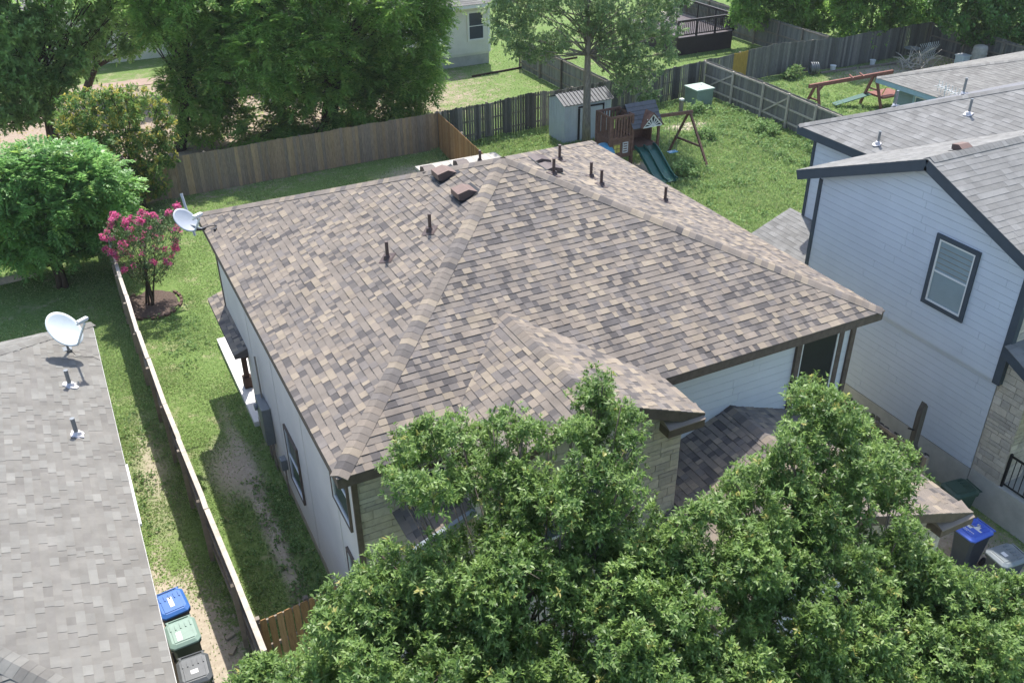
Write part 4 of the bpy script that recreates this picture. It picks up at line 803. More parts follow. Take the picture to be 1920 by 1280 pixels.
m = MB(); A0, A1, B0, B1 = 19.4, 20.75, 20.7, 21.85
for x in (A0, A1):
    for y in (B0, B1): m.box(x-.05,x+.05,y-.05,y+.05,0,2.05)
m.box(A0,A1,B0,B1,1.0,1.06); m.box(A0,A1,B1-.02,B1+.02,1.06,2.0); m.box(A1-.02,A1+.02,B0+.5,B1,1.06,2.0)
for a, b in (((A0,B0),(A1,B0)), ((A1,B0),(A1,B1))): m.beam((*a,2.0), (*b,2.0), .06, .1); m.beam((*a,1.03), (*b,1.03), .05, .12)
ft = m.build('fort', M_PLAY, t); m = MB()
for k in range(6): 
    f0, f1 = k/6, (k+1)/6
    for sg, ye in ((-1,B0-.2),(1,B1+.2)): ym = (B0+B1)/2; ya = ye+(ym-ye)*f0; yb = ye+(ym-ye)*f1; za = 1.98+.9*f0; zb = 1.98+.9*f1; m.prism([(A0-.1,ya,za+.03),(A0-.1,yb,zb),(A0-.1,yb,zb-.02),(A0-.1,ya,za)], (A1-A0+.2,0,0))
m.build('fort_roof', M_SHEDR, ft); m = MB()
xg0, xg1, yg, zg = 19.75, 20.72, 20.42, 2.02; xm = (xg0+xg1)/2
m.beam((xg0,yg,zg),(xg1,yg,zg),.03,.05); m.beam((xg0,yg,zg),(xm,yg,zg+.5),.03,.05); m.beam((xm,yg,zg+.5),(xg1,yg,zg),.03,.05)
for k in range(1, 7): a = math.pi*k/7; r_ = .34+.12*math.sin(a); m.beam((xm,yg,zg),(xm-math.cos(a)*r_*1.1,yg,zg+math.sin(a)*r_),.02,.04)
m.build('sunburst_gable', M_VINYL, ft); m = MB()
for sg in (0, 1): xe = xg0-.08 if sg == 0 else xg1+.08; m.prism([(xe,yg-.05,zg-.03),(xm,yg-.05,zg+.56),(xm,yg-.05,zg+.60),(xe,yg-.05,zg+.01)], (0,.6,0))
m.build('dormer_roof', M_PLAY, ft)
m = MB()
sp = [(B0-.02,1.08),(20.3,.98),(19.8,.66),(19.3,.32),(18.95,.14),(18.7,.12)]
for (ya, za), (yb, zb) in zip(sp, sp[1:]):
    m.add([(19.55,ya,za),(20.5,ya,za),(20.5,yb,zb),(19.55,yb,zb),(19.55,ya,za-.03),(20.5,ya,za-.03),(20.5,yb,zb-.03),(19.55,yb,zb-.03)], [(0,3,2,1),(4,5,6,7),(0,4,7,3),(1,2,6,5)])
    for x in (19.55, 20.02, 20.5): m.beam((x,ya,za+.06),(x,yb,zb+.06),.05,.15 if x != 20.02 else .08)
m.build('slide', M_GSLIDE, t)
m = MB(); c = Vector((18.15,20.95,.95)); V = []; F = []
for i in range(7):
    for k in range(16): th = math.pi/2*i/6; a = 2*math.pi*k/16; V.append(c+Vector((math.cos(a)*math.cos(th), math.sin(a)*math.cos(th), math.sin(th)))*.5)
F = [(i*16+k, i*16+(k+1)%16, i*16+16+(k+1)%16, i*16+16+k) for i in range(6) for k in range(16)]; m.add(V, F); m.tube([c-Vector((0,0,.7)), c], .5, 16); m.build('tube_slide', M_BDOME, t, smooth=True)
m = MB(); m.beam((20.7,21.25,2.12),(22.75,21.0,2.12),.09,.14); m.build('swing_beam', M_PLAY, t)
bx = thing  # legs of the swing frame
for (a, b) in (((22.55,21.02,2.12),(22.3,21.95,0)), ((22.62,21.02,2.12),(22.62,19.35,0))):
    m = MB(); m.beam(a, b, .09, .09); m.build('leg', M_PLAY, t)
m = MB(); m.beam((22.38,21.65,.85),(22.6,20.0,.85),.05,.09); m.build('leg_brace', M_PLAY, t)
m = MB(); m.tube([(22.0,21.05,2.05),(22.0,20.95,.45)], .008, 4); m.tube([(21.6,21.1,2.05),(21.62,20.98,.45)], .008, 4); m.build('swing_chain', M_STEEL, t); m = MB(); m.prism([(21.58,20.85,.42),(22.04,20.85,.42),(22.04,21.1,.42),(21.58,21.1,.42)], (0,0,.03)); m.build('swing_seat', M_BDOME, t)
t = thing('swing_set', (34,22.3,0), 'red-brown wooden swing frame behind the grey fence with a green slide', 'swing set'); m = MB()
m.beam((31.0,22.6,1.72),(36.6,22.6,1.72),.12,.18); m.beam((33.6,22.3,1.84),(33.9,22.9,1.84),.06,.06); m.beam((34.3,22.3,1.84),(34.6,22.9,1.84),.06,.06); m.build('top_beam', M_RED, t)
for xb in (31.5, 35.4):
    for dy in (-.75, .75): m = MB(); m.beam((xb,22.6+dy*.1,1.7),(xb+(-.1 if xb < 33 else .1),22.6+dy,0),.1,.12); m.build('leg', M_RED, t)
    m = MB(); m.beam((xb,22.2,1.0),(xb,23.0,1.0),.05,.08); m.beam((xb,22.5,1.35),(xb+.35,22.55,1.65),.06,.1); m.build('leg_brace', M_RED, t)
m = MB(); m.box(35.5,37.0,21.9,23.0,.62,.72); m.build('platform', M_RED, t); m = MB(); m.beam((35.6,22.9,.66),(33.9,23.6,.12),.5,.04); m.build('slide', M_GSLIDE, t); m = MB(); m.tube([(35.7,22.2,.75),(35.9,22.2,1.1),(36.4,22.2,1.15),(36.8,22.2,.8)], .03, 6); m.build('grab_hoop', M_YEL, t)

# ------------------------------------------------------------------ dark deck, cream house, third roof, hidden far house
M_DECK = mat('dark_stained_deck_wood', srgb(48,40,42), .6, .35, noise=.3, nscale=6); M_DECKF = mat('lighter_deck_boards', srgb(86,78,80), .7, .25, noise=.25, nscale=4)  # floor boards are lighter than the skirt and railing
t = thing('wooden_deck', (34.5,38,0), 'raised dark stained deck with railings behind the picket fence', 'deck'); DX0, DX1, DY0, DY1 = 32.6, 36.85, 35.9, 41.5; m = MB(); m.box(DX0,DX1,DY0,DY1,0,1.05); m.build('skirt', M_DECK, t); m = MB()
for k in range(28): m.box(DX0-.02,DX1+.02,DY0-.05+k*.2,DY0+.14+k*.2,1.05,1.09)
m.build('floor', M_DECKF, t)
m = MB()
for (a, b) in (((DX0,DY0),(DX1,DY0)), ((DX1,DY0),(DX1,DY1))):
    m.beam((*a,2.1),(*b,2.1),.12,.05); m.beam((*a,1.22),(*b,1.22),.05,.08); m.beam((*a,2.02),(*b,2.02),.05,.08); Ln = (Vector(b)-Vector(a)).length
    for k in range(int(Ln/.14)): p = Vector(a).lerp(Vector(b), (k+.5)/int(Ln/.14)); m.box(p.x-.02,p.x+.02,p.y-.02,p.y+.02,1.2,2.05)
    for k in range(4): p = Vector(a).lerp(Vector(b), k/3); m.box(p.x-.05,p.x+.05,p.y-.05,p.y+.05,1.05,2.1)
m.build('railing', M_DECK, t)
t = thing('patio_set', (34.4,39.4,1.09), 'pale patio table with stools on the dark deck, mostly behind leaves', 'patio table'); m = MB(); m.box(33.7,34.9,39.0,39.8,1.75,1.8); m.build('tabletop', M_RAIL, t)
for x in (33.8, 34.8):
    for y in (39.1, 39.7): m = MB(); m.box(x-.03,x+.03,y-.03,y+.03,1.09,1.75); m.build('leg', M_RAILD, t)
t = thing('house', (16,45,0), 'cream sided house at the top of the photo between the big trees', 'house'); M_CREAM = mat('cream_siding', srgb(214,212,200), .75, .2, noise=.08, nscale=1.5)
m = MB(); siding(m, [(9,40,.72),(21.8,40,.72),(21.8,40,3.5),(9,40,3.5)], (1,0,0), .2); m.box(9,21.78,40.01,50,.6,3.5); m.build('wall', M_CREAM, t); m = MB(); m.box(9,21.75,40.03,50,0,.7); m.build('foundation', M_FOUND, t)
m = MB(); m.box(21.68,21.83,39.95,40.1,.7,3.45); m.box(8.8,22.1,39.5,39.54,3.4,3.6); m.box(8.8,22.1,39.54,40.0,3.4,3.42); m.build('trim', M_VINYL, t)
m = MB(); shingles(m, [(8.6,39.48,3.6),(22.2,39.48,3.6),(22.2,45,5.8),(8.6,45,5.8)], (1,0,0), (0,5.52,2.2), PAL_FAR, ex=.2, wmin=.3, wmax=.6); shingles(m, [(22.2,50.5,3.6),(8.6,50.5,3.6),(8.6,45,5.8),(22.2,45,5.8)], (-1,0,0), (0,-5.5,2.2), PAL_FAR, ex=.2, wmin=.4, wmax=.8); m.prism([(9,40,3.5),(9,50,3.5),(9,45,5.7)], (12.8,0,0)); m.build('roof', M_SHINGLE, t)
window(t, (20.42,39.97,1.5), (1,0,0), (0,-1,0), .98, 1.58, M_CREAM, .1, M_GLASS); window(t, (17.3,39.97,1.5), (1,0,0), (0,-1,0), .98, 1.58, M_CREAM, .1, M_GLASS)
t = thing('garden_edging', (22,38.6,0), 'thin dark edging strip across the lawn in front of the cream house', 'edging'); m = MB(); m.beam((19.5,37.6,.05),(27,38.4,.05),.06,.12); m.build('strip', M_DKBROWN, t)
t = thing('house', (38,14,0), 'low house with a grey-brown roof and pale teal fascia behind the blue-grey house', 'house'); M_TEAL = mat('pale_teal_fascia_paint', srgb(150,176,184), .6, .3, noise=.1, nscale=3)
m = MB(); s3 = .31; hx = 5.8; TA = (31.85+hx, 19.35-hx, 2.85+s3*hx)
shingles(m, [(31.85,19.35,2.85),(31.85,7.75,2.85),TA], (0,-1,0), (1,0,s3), PAL_FAR, ex=.165, wmin=.2, wmax=.4, t=.005)
shingles(m, [(48,19.35,2.85),(31.85,19.35,2.85),TA,(48,19.35-hx,TA[2])], (-1,0,0), (0,-1,s3), PAL_FAR, ex=.2, wmin=.2, wmax=.4, t=.005); shingles(m, [(31.85,7.75,2.85),(48,7.75,2.85),(48,19.35-hx,TA[2]),TA], (1,0,0), (0,1,s3), PAL_FAR, ex=.2, wmin=.2, wmax=.4, t=.005)
m.add([(31.85,19.35,2.84),(31.85,7.75,2.84),(48,7.75,2.84),(48,19.35,2.84)], [(0,1,2,3)], 0, (.2,.19,.18)); ro = m.build('roof', M_SHINGLE, t); ridge(ro, (31.85,19.35,2.85), TA, (-s3,0,1), (0,s3,1), PAL_FAR, half=.2, step=.18)
m = MB(); m.box(31.87,31.92,7.8,19.33,2.62,2.83); m.box(31.92,32.5,7.8,19.3,2.6,2.63); m.box(31.9,48,19.28,19.33,2.62,2.83); m.build('fascia', M_TEAL, t)
m = MB(); siding(m, [(32.5,18.6,0.1),(32.5,8.2,0.1),(32.5,8.2,2.6),(32.5,18.6,2.6)], (0,-1,0), .2); m.box(32.51,47,8.2,18.6,0,2.6); m.build('wall', mat('dull_teal_siding', srgb(128,146,146), .75, .2, noise=.12, nscale=2), t); window(t, (32.48,17.4,.7), (0,-1,0), (-1,0,0), 1.7, 1.7, M_TEAL, .1, mat('teal_window_glass', srgb(88,116,124), .25, .5, noise=.15, nscale=2), sash=False)  # window pane is a plain dull teal
t = thing('antenna', (32.0,15.6,3.0), 'white grid antenna on the eave of the low teal trimmed house', 'antenna'); m = MB(); m.tube([(32.05,15.6,2.85),(32.05,15.6,3.4)], .02, 6); m.tube([(32.05,16.0,3.3),(32.05,14.8,3.15)], .018, 6)
for k in range(7): y = 16.0-k*.18; z = 3.3-k*.022; m.tube([(32.05-.28,y,z),(32.05+.28,y,z)], .012, 4); m.tube([(32.05,y,z-.25),(32.05,y,z+.25)], .012, 4)
m.build('elements', M_VINYL, t)
t = thing('house', (-2,56,0), 'pale house almost wholly hidden behind the trees at the top left', 'house'); m = MB(); m.box(-12,7,51,60,0,3.2); m.build('wall', M_CREAM, t); m = MB(); shingles(m, [(-12.5,50.5,3.2),(7.5,50.5,3.2),(7.5,55.5,5.2),(-12.5,55.5,5.2)], (1,0,0), (0,5,2), PAL_FAR, ex=.25, wmin=.5, wmax=1); m.build('roof', M_SHINGLE, t)
for wx in (-8, -3, 2): window(t, (wx,50.98,1.0), (1,0,0), (0,-1,0), 1.2, 1.4, M_VINYL, .08, M_GLASS)

# crown lumps of the trees: x, y, z, radius
FRONT_A = [(-0.45,-4.3,5.29,0.28),(0.73,-4.2,6.45,0.36),(2.65,-4.18,7.28,0.16),(0.45,-3.03,7.33,0.31),(1.2,-5.51,5.6,0.27),(1.46,-2.25,7.22,0.23),(3.2,-2.72,7.27,0.32),(-0.34,-5,5.58,0.26),(-0.26,-4.86,6.05,0.35),(0.97,-1.86,7.03,0.28),(2.66,-4.27,6.24,0.39),(0.43,-4.59,5.7,0.37),(-0.93,-4.39,6,0.36),(2.21,-5.26,6.2,0.37),(1.69,-5.76,5.81,0.26),(-0.5,-3.63,6.34,0.37),(1.61,-2.8,6.9,0.34),(0.23,-5.04,5.74,0.26),(1.8,-4.33,6.24,0.38),(1.92,-3.96,7.06,0.32),(-0.26,-3.13,6.47,0.1),(0.72,-5.41,5.72,0.26),(-1.87,-3.85,5.3,0.28),(-2.29,-3.32,5.02,0.29),(1.09,-5.05,5.76,0.37),(3.59,-2.87,7.19,0.16),(0.53,-3.25,6.4,0.14),(-1.09,-3.84,6.21,0.28),(1.45,-3.46,6.53,0.38),(-1.46,-4.13,5.4,0.27),(0.42,-5.22,5.48,0.27),(2.39,-3.87,7.31,0.33),(3.34,-4.61,6.85,0.15),(1.02,-2.96,7.03,0.27),(-1.19,-3.59,5.32,0.39),(0.28,-4.03,5.96,0.37),(1.11,-4.33,6.71,0.36),(2.35,-2.81,7.2,0.15),(-0.23,-3.73,5.84,0.38),(1.67,-5.9,5.49,0.27),(-0.68,-3.08,6.11,0.11),(0.51,-3.37,7.25,0.09),(4.03,-4.49,6.62,0.16),(-1.1,-3.19,5.8,0.1),(0.28,-2.09,6.78,0.09),(0.45,-2.2,7.31,0.14),(3.02,-3.79,7.1,0.14),(2.14,-5.81,6.01,0.36),(2,-2.67,7.38,0.21),(2.11,-5.87,5.46,0.27),(2.44,-4.14,6.8,0.38),(-0.84,-3.14,5.93,0.17),(0.08,-2.9,7.25,0.11),(0.18,-3.69,6.46,0.37),(2.18,-3.92,6.31,0.39),(-1.12,-4.11,5.13,0.28),(1.88,-3.28,6.92,0.34),(-2.06,-3.11,5.11,0.29),(3.39,-2.05,7.3,0.1),(-0.06,-5.25,5.78,0.26),(1.66,-2.46,7.49,0.15),(0.75,-4.41,6.07,0.37),(3.19,-3.64,7.38,0.14),(3.55,-2.37,7.28,0.11),(-1.64,-4.09,5.77,0.27),(-0.78,-4.58,5.49,0.27),(2.18,-4.86,6.36,0.37),(2.76,-4.39,7.13,0.09),(0.4,-2.44,6.65,0.11),(0.54,-2.35,7.6,0.09),(2.62,-3.06,7.39,0.23),(1.51,-5.57,5.26,0.27),(-0.06,-2.91,6.3,0.14),(2.09,-1.96,7.11,0.11),(2.06,-6.4,5.78,0.26),(0.54,-5.14,5.83,0.26),(-1.77,-3.78,5.72,0.12),(2.81,-4.73,6.02,0.39),(0.49,-1.85,6.74,0.2),(-0.46,-4.25,5.86,0.37),(3.32,-2.6,7.67,0.1),(3.05,-2.54,7.51,0.1),(3.57,-4.67,6.82,0.21),(2.98,-4.59,6.45,0.38),(1.73,-4.8,6.15,0.37),(3.33,-3.06,7.59,0.09),(-0.45,-3.08,6.21,0.13),(0.96,-2.47,7.67,0.09),(0.95,-5.48,5.36,0.27),(3.3,-3.55,7,0.09),(3.59,-1.96,7.34,0.11),(0.31,-3.41,6.69,0.1),(1.84,-5.55,6.14,0.36),(2.37,-2.51,7.17,0.09),(1.54,-5.37,5.56,0.27),(-0.7,-3.82,6.02,0.37),(-1,-3.14,5.89,0.12),(0.99,-1.72,7.25,0.1),(3.44,-3.33,7.35,0.09),(-1.56,-3.87,6.01,0.1),(-1.29,-3.48,5.67,0.1),(0.41,-3.13,7.06,0.09),(-1.84,-3.27,5.2,0.11),(2.07,-2.36,7.42,0.09),(1.3,-2.04,7.23,0.1),(2.73,-5.06,4.98,0.43),(-0.22,-2.97,5.83,0.32),(2.76,-4.47,5.41,0.43),(-0.5,-3.88,4.94,0.24),(0.39,-3.84,4.98,0.42),(1.97,-1.38,6.21,0.39),(1.66,-1.98,6.08,0.35),(2.75,-3.8,5.85,0.43),(0.95,-3.76,5.55,0.42),(3.15,-3.48,6.15,0.22),(3.1,-3.07,6.8,0.38),(-1.2,-2.98,4.83,0.23),(1.04,-2.14,6.33,0.21),(1.98,-2.73,6.25,0.38),(1.85,-4.1,5.99,0.41),(1.5,-4.9,4.96,0.24),(1.62,-3.37,5.53,0.43),(0.01,-3.52,5.44,0.42),(2.49,-2.99,6.01,0.39),(0.95,-4.5,4.89,0.24),(-0.6,-2.54,5.19,0.25),(1.29,-4.8,4.61,0.25),(0.1,-4.32,4.9,0.24),(1.46,-1.17,6.37,0.24),(-1.3,-3.88,4.96,0.24),(2.21,-5.03,4.93,0.42),(-2,-3.07,5.02,0.25),(-0.41,-4.21,4.69,0.24),(0.78,-1.66,6.69,0.25),(0.59,-4.4,4.68,0.25),(-1.56,-2.92,4.54,0.26),(-1.31,-3.39,4.88,0.25),(-0.03,-4.01,4.91,0.24),(-0.72,-3.22,4.87,0.43),(-2.25,-2.92,4.64,0.26),(3.82,-1.77,6.38,0.31),(1.75,-5.4,4.8,0.24),(2.66,-5.34,4.75,0.25),(3.18,-4.7,5.14,0.43),(-1.84,-3.01,4.52,0.26),(0.94,-4.08,5.2,0.42),(2.49,-1.87,6.56,0.22),(1.11,-2.93,5.5,0.44),(2.23,-5.57,4.92,0.24),(0.92,-4.6,4.47,0.25),(3.18,-2.13,6.6,0.2),(0.47,-2.83,5.75,0.31),(1.75,-2.67,5.56,0.45),(-2.1,-3.06,4.37,0.26),(1.32,-5.34,5.07,0.23),(0.47,-4.27,4.94,0.24),(0.46,-3.13,5.44,0.43),(-0.91,-3.56,4.36,0.25),(0.58,-2.01,6.37,0.17),(0.33,-4.42,4.5,0.25),(-1.59,-3.47,4.67,0.25),(1.65,-4.27,4.8,0.43),(-0.98,-2.91,5.08,0.22),(3.17,-4.24,5.75,0.43),(4.15,-2.1,6.28,0.19),(0.68,-1.21,5.99,0.18),(3.21,-3.31,6.38,0.18),(-2.47,-2.95,4.45,0.26),(4.64,-3.67,5.62,0.21),(-0.5,-3.23,5.45,0.42),(-0.97,-3.26,4.42,0.26),(3.87,-1.54,6.74,0.19),(1.69,-5.12,5.05,0.24),(2.33,-4.11,5.27,0.43),(-0.67,-3.96,4.66,0.25),(-0.4,-2.4,5.29,0.2),(1.22,-4.59,4.8,0.25),(-0.1,-4.36,4.7,0.24),(-0.7,-3.42,4.49,0.25),(-0.91,-2.81,5.3,0.2),(1.25,-0.94,6.4,0.19)]
FRONT_B = [(7.21,-6.84,4.65,0.46),(7.34,-3.95,6.12,0.19),(6.25,-6.41,4.68,0.45),(4.86,-6.26,4.94,0.42),(4.95,-4.11,6.75,0.1),(5.93,-5.58,5.34,0.44),(6.71,-7.12,4.13,0.34),(4.62,-6.61,4.74,0.3),(8.3,-6.78,4.19,0.48),(3.5,-5.92,5.57,0.39),(7.86,-6.08,4.61,0.18),(6.97,-5.36,5.27,0.32),(8.08,-7.27,3.44,0.37),(9.14,-6.22,4.03,0.39),(4.03,-5.36,6.32,0.39),(5.44,-4.3,6.36,0.38),(7.26,-5.91,5.07,0.19),(7.39,-4.37,5.8,0.42),(2.54,-5.87,5.48,0.28),(8.96,-6.42,4.6,0.15),(4.82,-5.27,5.61,0.42),(2.71,-6.18,5.53,0.27),(8.64,-7.17,3.49,0.37),(7.98,-4.32,5.73,0.12),(4.39,-4.27,6.85,0.11),(3.48,-6.53,5.38,0.28),(7.57,-6.08,4.28,0.48),(7.01,-5.67,5.11,0.31),(5.61,-6.42,4.31,0.32),(6.39,-3.56,6.87,0.28),(4.6,-4.15,6.36,0.21),(4.15,-6,5.13,0.41),(6,-6.97,4.38,0.32),(6.82,-2.99,6.72,0.13),(3.2,-4.88,6.2,0.38),(3.29,-6.25,5.35,0.28),(4.07,-5.35,5.63,0.4),(6.48,-4.37,6.34,0.39),(5.4,-4.21,6.79,0.2),(6.71,-6.69,4.45,0.46),(5.46,-4.87,6.17,0.42),(5.74,-6.77,4.57,0.32),(5.47,-6.24,5.16,0.42),(4.41,-4.82,6.49,0.4),(4.3,-6.27,4.9,0.3),(9.52,-6.42,3.88,0.17),(6.17,-3.89,6.52,0.35),(7.39,-7.21,3.88,0.35),(9.05,-6.78,3.66,0.16),(3.64,-5.11,6.12,0.39),(6.78,-5.32,5.9,0.13),(4.62,-6.08,5.6,0.4),(2.88,-5.53,5.71,0.38),(6.51,-4.03,6.98,0.27),(5.51,-5.15,5.71,0.43),(2.86,-6.36,5.26,0.28),(7.97,-6.13,4.71,0.13),(8.98,-6.7,4,0.2),(7.4,-6.87,3.89,0.35),(9.64,-6.22,3.91,0.14),(5.46,-6.85,4.26,0.32),(8.1,-4.06,5.79,0.12),(8.67,-6.95,3.71,0.2),(7.76,-7.15,4.16,0.48),(2.7,-5.42,6.3,0.37),(6.91,-5.33,5.68,0.12),(4.03,-6.48,4.71,0.3),(8.25,-6.25,4.28,0.48),(4.97,-4.91,5.99,0.42),(5.83,-3.91,6.98,0.1),(7.65,-5.92,4.72,0.2),(7.94,-4.39,5.58,0.12),(7.54,-4.62,5.35,0.16),(6.7,-3.54,7.03,0.12),(7.52,-3.62,6.23,0.18),(8.76,-6.16,4.43,0.14),(5.08,-4.23,6.78,0.14),(4.93,-3.88,6.52,0.1),(5.38,-4.21,7.06,0.1),(7.42,-5.36,4.99,0.13),(9.27,-6.39,4.48,0.14),(7.97,-3.96,5.73,0.12),(6.15,-3.47,7.11,0.11),(6.73,-3.71,7.02,0.12),(4.78,-6.92,4.84,0.3),(7.04,-5.86,4.65,0.47),(8.63,-6.02,4.34,0.14),(6.43,-4.54,5.82,0.4),(3.14,-6.54,5.31,0.28),(7.11,-4.39,6.35,0.11),(3.11,-5.79,5.41,0.39),(7.42,-5.62,4.99,0.13),(7.39,-3.93,6.33,0.11),(8.22,-7.54,3.46,0.37),(6.99,-3.05,6.79,0.11),(9.7,-6.17,3.57,0.25),(7.32,-2.92,5.77,0.32),(7.78,-6.56,3.8,0.52),(4.82,-5.71,4.49,0.46),(4.95,-4.03,5.72,0.43),(5.86,-5.39,4.23,0.49),(8.19,-5.57,3.73,0.48),(7.07,-6.54,3.48,0.3),(6.49,-6.14,4.06,0.49),(7.68,-6.98,3.17,0.31),(6.48,-3.59,5.33,0.44),(4.16,-5.31,4.58,0.45),(2.52,-5.84,5.1,0.24),(4.42,-5.92,4.26,0.27),(7.57,-5.09,4.58,0.29),(9.19,-6.08,3.28,0.57),(3.46,-4.66,5.82,0.42),(6.86,-4.8,4.58,0.51),(8.93,-6.97,3.09,0.32),(6.39,-6.49,3.33,0.29),(3.6,-6.01,4.54,0.25),(5.97,-5.86,3.97,0.49),(8.65,-6.77,2.78,0.33),(5.93,-4.61,5.62,0.47),(4.97,-5.02,5.2,0.46),(7.7,-3.37,5.44,0.41),(7.22,-3.92,5.16,0.45),(5.02,-6.17,3.73,0.28),(7.94,-3.73,5.37,0.24),(7.84,-4.25,5.07,0.21),(3.25,-5.61,5.07,0.42),(4.38,-4.84,5.67,0.44),(3.94,-5.77,4.55,0.26),(4.62,-6.11,4.02,0.27),(3.73,-4.06,5.82,0.39),(5.05,-6.14,4.2,0.27),(5.27,-3.88,6.08,0.3),(6.12,-6.28,3.84,0.29),(6.72,-6.94,3.61,0.29),(8.47,-5.87,3.97,0.27),(5.43,-4.53,5.4,0.47),(7.72,-4.73,4.59,0.28),(7.53,-3.16,6.14,0.22),(7.24,-6.35,3.85,0.51),(3.17,-5.73,4.41,0.25),(5.68,-6.4,3.59,0.28),(8.2,-6.66,3.05,0.32),(8.09,-3.03,5.65,0.21),(8.89,-5.99,3.98,0.27),(4.51,-4.92,4.92,0.46),(9.25,-6.53,3.33,0.27),(3.95,-6.21,4.41,0.26),(8.4,-7.21,2.99,0.32),(7.5,-5.43,4.3,0.49),(6.58,-3.31,5.8,0.26),(7.39,-6.63,3.5,0.3),(6.5,-6.38,3.7,0.29),(8.09,-4.05,5.23,0.24),(7.08,-2.95,6.41,0.27),(3.28,-5.84,4.78,0.25),(6.47,-5.39,4.4,0.5),(5.5,-6.19,3.8,0.28),(6.6,-6.64,3.48,0.29),(9.67,-6.28,3.27,0.26),(8.6,-6.69,3.39,0.53),(4.96,-3.79,6.01,0.18)]
PECAN = [(6.39,29.36,3.46,1.1),(4.74,31.19,4.54,0.67),(14.33,30.79,5.53,1.05),(11.62,30.54,1.49,1.18),(6.06,30.25,7.02,0.92),(9.76,29.86,1.72,1.15),(7.33,29.27,4.62,1.1),(12.87,31.48,8.19,0.47),(12.92,30.14,2.57,1.17),(11.85,30.49,4.51,1.16),(4.74,31.39,0.45,0.51),(4.96,30.34,3.85,1.12),(10.76,30.32,3.04,1.15),(9.99,30.04,6.47,1.12),(9.06,31.15,0.4,0.54),(7.53,30.89,8.06,1.09),(8.96,29.85,2.97,1.13),(8.53,30.03,5.37,1.12),(7.89,30.21,6.72,1.11),(13.88,30.29,3.29,0.74),(9.61,30.87,8.47,0.47),(5.48,30.25,0.92,1.08),(4.22,30.94,1.49,0.46),(12.49,30.46,7.16,1.15),(9.91,29.94,7.73,1.11),(4.05,31.3,2.71,0.46),(7.06,30.15,1.21,0.92),(14.99,31.41,4.43,0.48),(13.87,30.57,8.21,0.5),(5.45,30.78,5.65,1.05),(12,29.53,5.98,1.13),(10.94,31.2,8.34,0.53),(6.29,31.13,7.77,0.45),(9.28,29.47,4.61,1.11),(13.62,30.24,4.22,0.92),(8.94,30.42,8.82,0.53),(14.8,31,7.38,1.01),(14.41,30.98,2.11,0.48),(13.69,31.12,1.18,0.48),(4.61,30.73,5.38,0.45),(15.26,30.74,8.31,0.48),(8.23,30.92,0.43,0.53),(6.49,29.86,5.85,1.1),(5.91,29.65,4.78,1.1),(4.27,31.13,3.87,0.45),(11.95,30.68,8.45,0.51),(8.55,31.36,8.45,0.52),(14.86,30.6,6.45,0.62),(11.95,30.82,0.42,0.48),(6.68,30.57,8.56,0.44),(13.22,30.65,8.63,0.46),(7.41,31.32,8.84,0.45),(8.61,29.79,7.68,1.1),(7.63,29.7,2.81,1.12),(14.93,31.48,8.08,0.48),(8.1,31.4,8.86,0.45),(13.09,31.28,0.65,0.48),(5.44,31.22,6.45,0.45),(4.16,31.37,2.12,0.51),(14.05,30.89,1.67,0.48),(4.12,30.31,3.58,0.46),(10.25,30.68,8.67,0.45),(8.53,33.19,4.11,1.2),(12.86,32.55,1.3,1.23),(5.21,32.93,3.56,0.99),(9.74,32.77,7.42,1.18),(7.52,32.44,1.06,1.2),(14.07,32.91,5.55,1.23),(14.87,32.5,4.72,1.05),(12.87,32.7,6.73,1.21),(6.11,32.96,0.76,1.2),(10.88,33.15,0.95,1.24),(10.61,32.96,2.55,1.22),(14.12,32.76,0.77,0.64),(6.75,32.99,6.09,1.18),(11.79,33.32,5.66,1.22),(7.67,32.98,6.97,1.18),(10.42,33.1,4.76,1.21),(11.51,33.27,3.69,1.22),(7.49,32,8.67,0.47),(6.49,32.01,7.78,0.46),(4.53,32.66,1.3,0.56),(6.7,32.79,4.53,1.18),(9.6,33.57,5.75,1.21),(13.49,32.86,2.82,1.24),(15.06,32.62,1.62,0.5),(15.4,31.86,6.84,0.74),(14.4,32.06,7.87,0.6),(4.51,31.78,2.5,0.8),(14.85,32.58,3.51,0.66),(5.26,32.2,5.27,0.73),(4.68,31.98,4.8,0.46),(6.78,33.14,2.91,1.2),(15.67,31.88,8.25,0.48),(8.56,33.54,2.23,1.22),(15.75,31.67,7.78,0.49),(8.16,31.86,8.09,0.96),(11.28,32,7.47,1.17),(13.85,32.46,8.2,0.55),(13.01,31.96,8.06,0.49),(12.96,33.29,4.1,1.23),(14.18,32.13,6.93,1.2),(5.47,32.1,6.07,0.46),(13.06,31.9,0.37,0.51),(10.73,32.58,8.11,0.64),(11.87,31.76,8.17,0.49),(9.23,32.6,8.32,0.48),(6.92,31.72,8.41,0.45),(14.93,32.71,2.67,0.67),(15.53,32.36,5.66,0.64),(7.91,32.69,5.63,1.18),(11.48,31.85,8.62,0.49),(6.02,32.49,6.83,0.46),(14.27,31.6,1.45,0.5),(12.37,31.76,8.56,0.47),(11.99,32.61,2.46,1.22),(15.36,32.15,7.85,0.51),(8.21,31.61,8.84,0.46)]
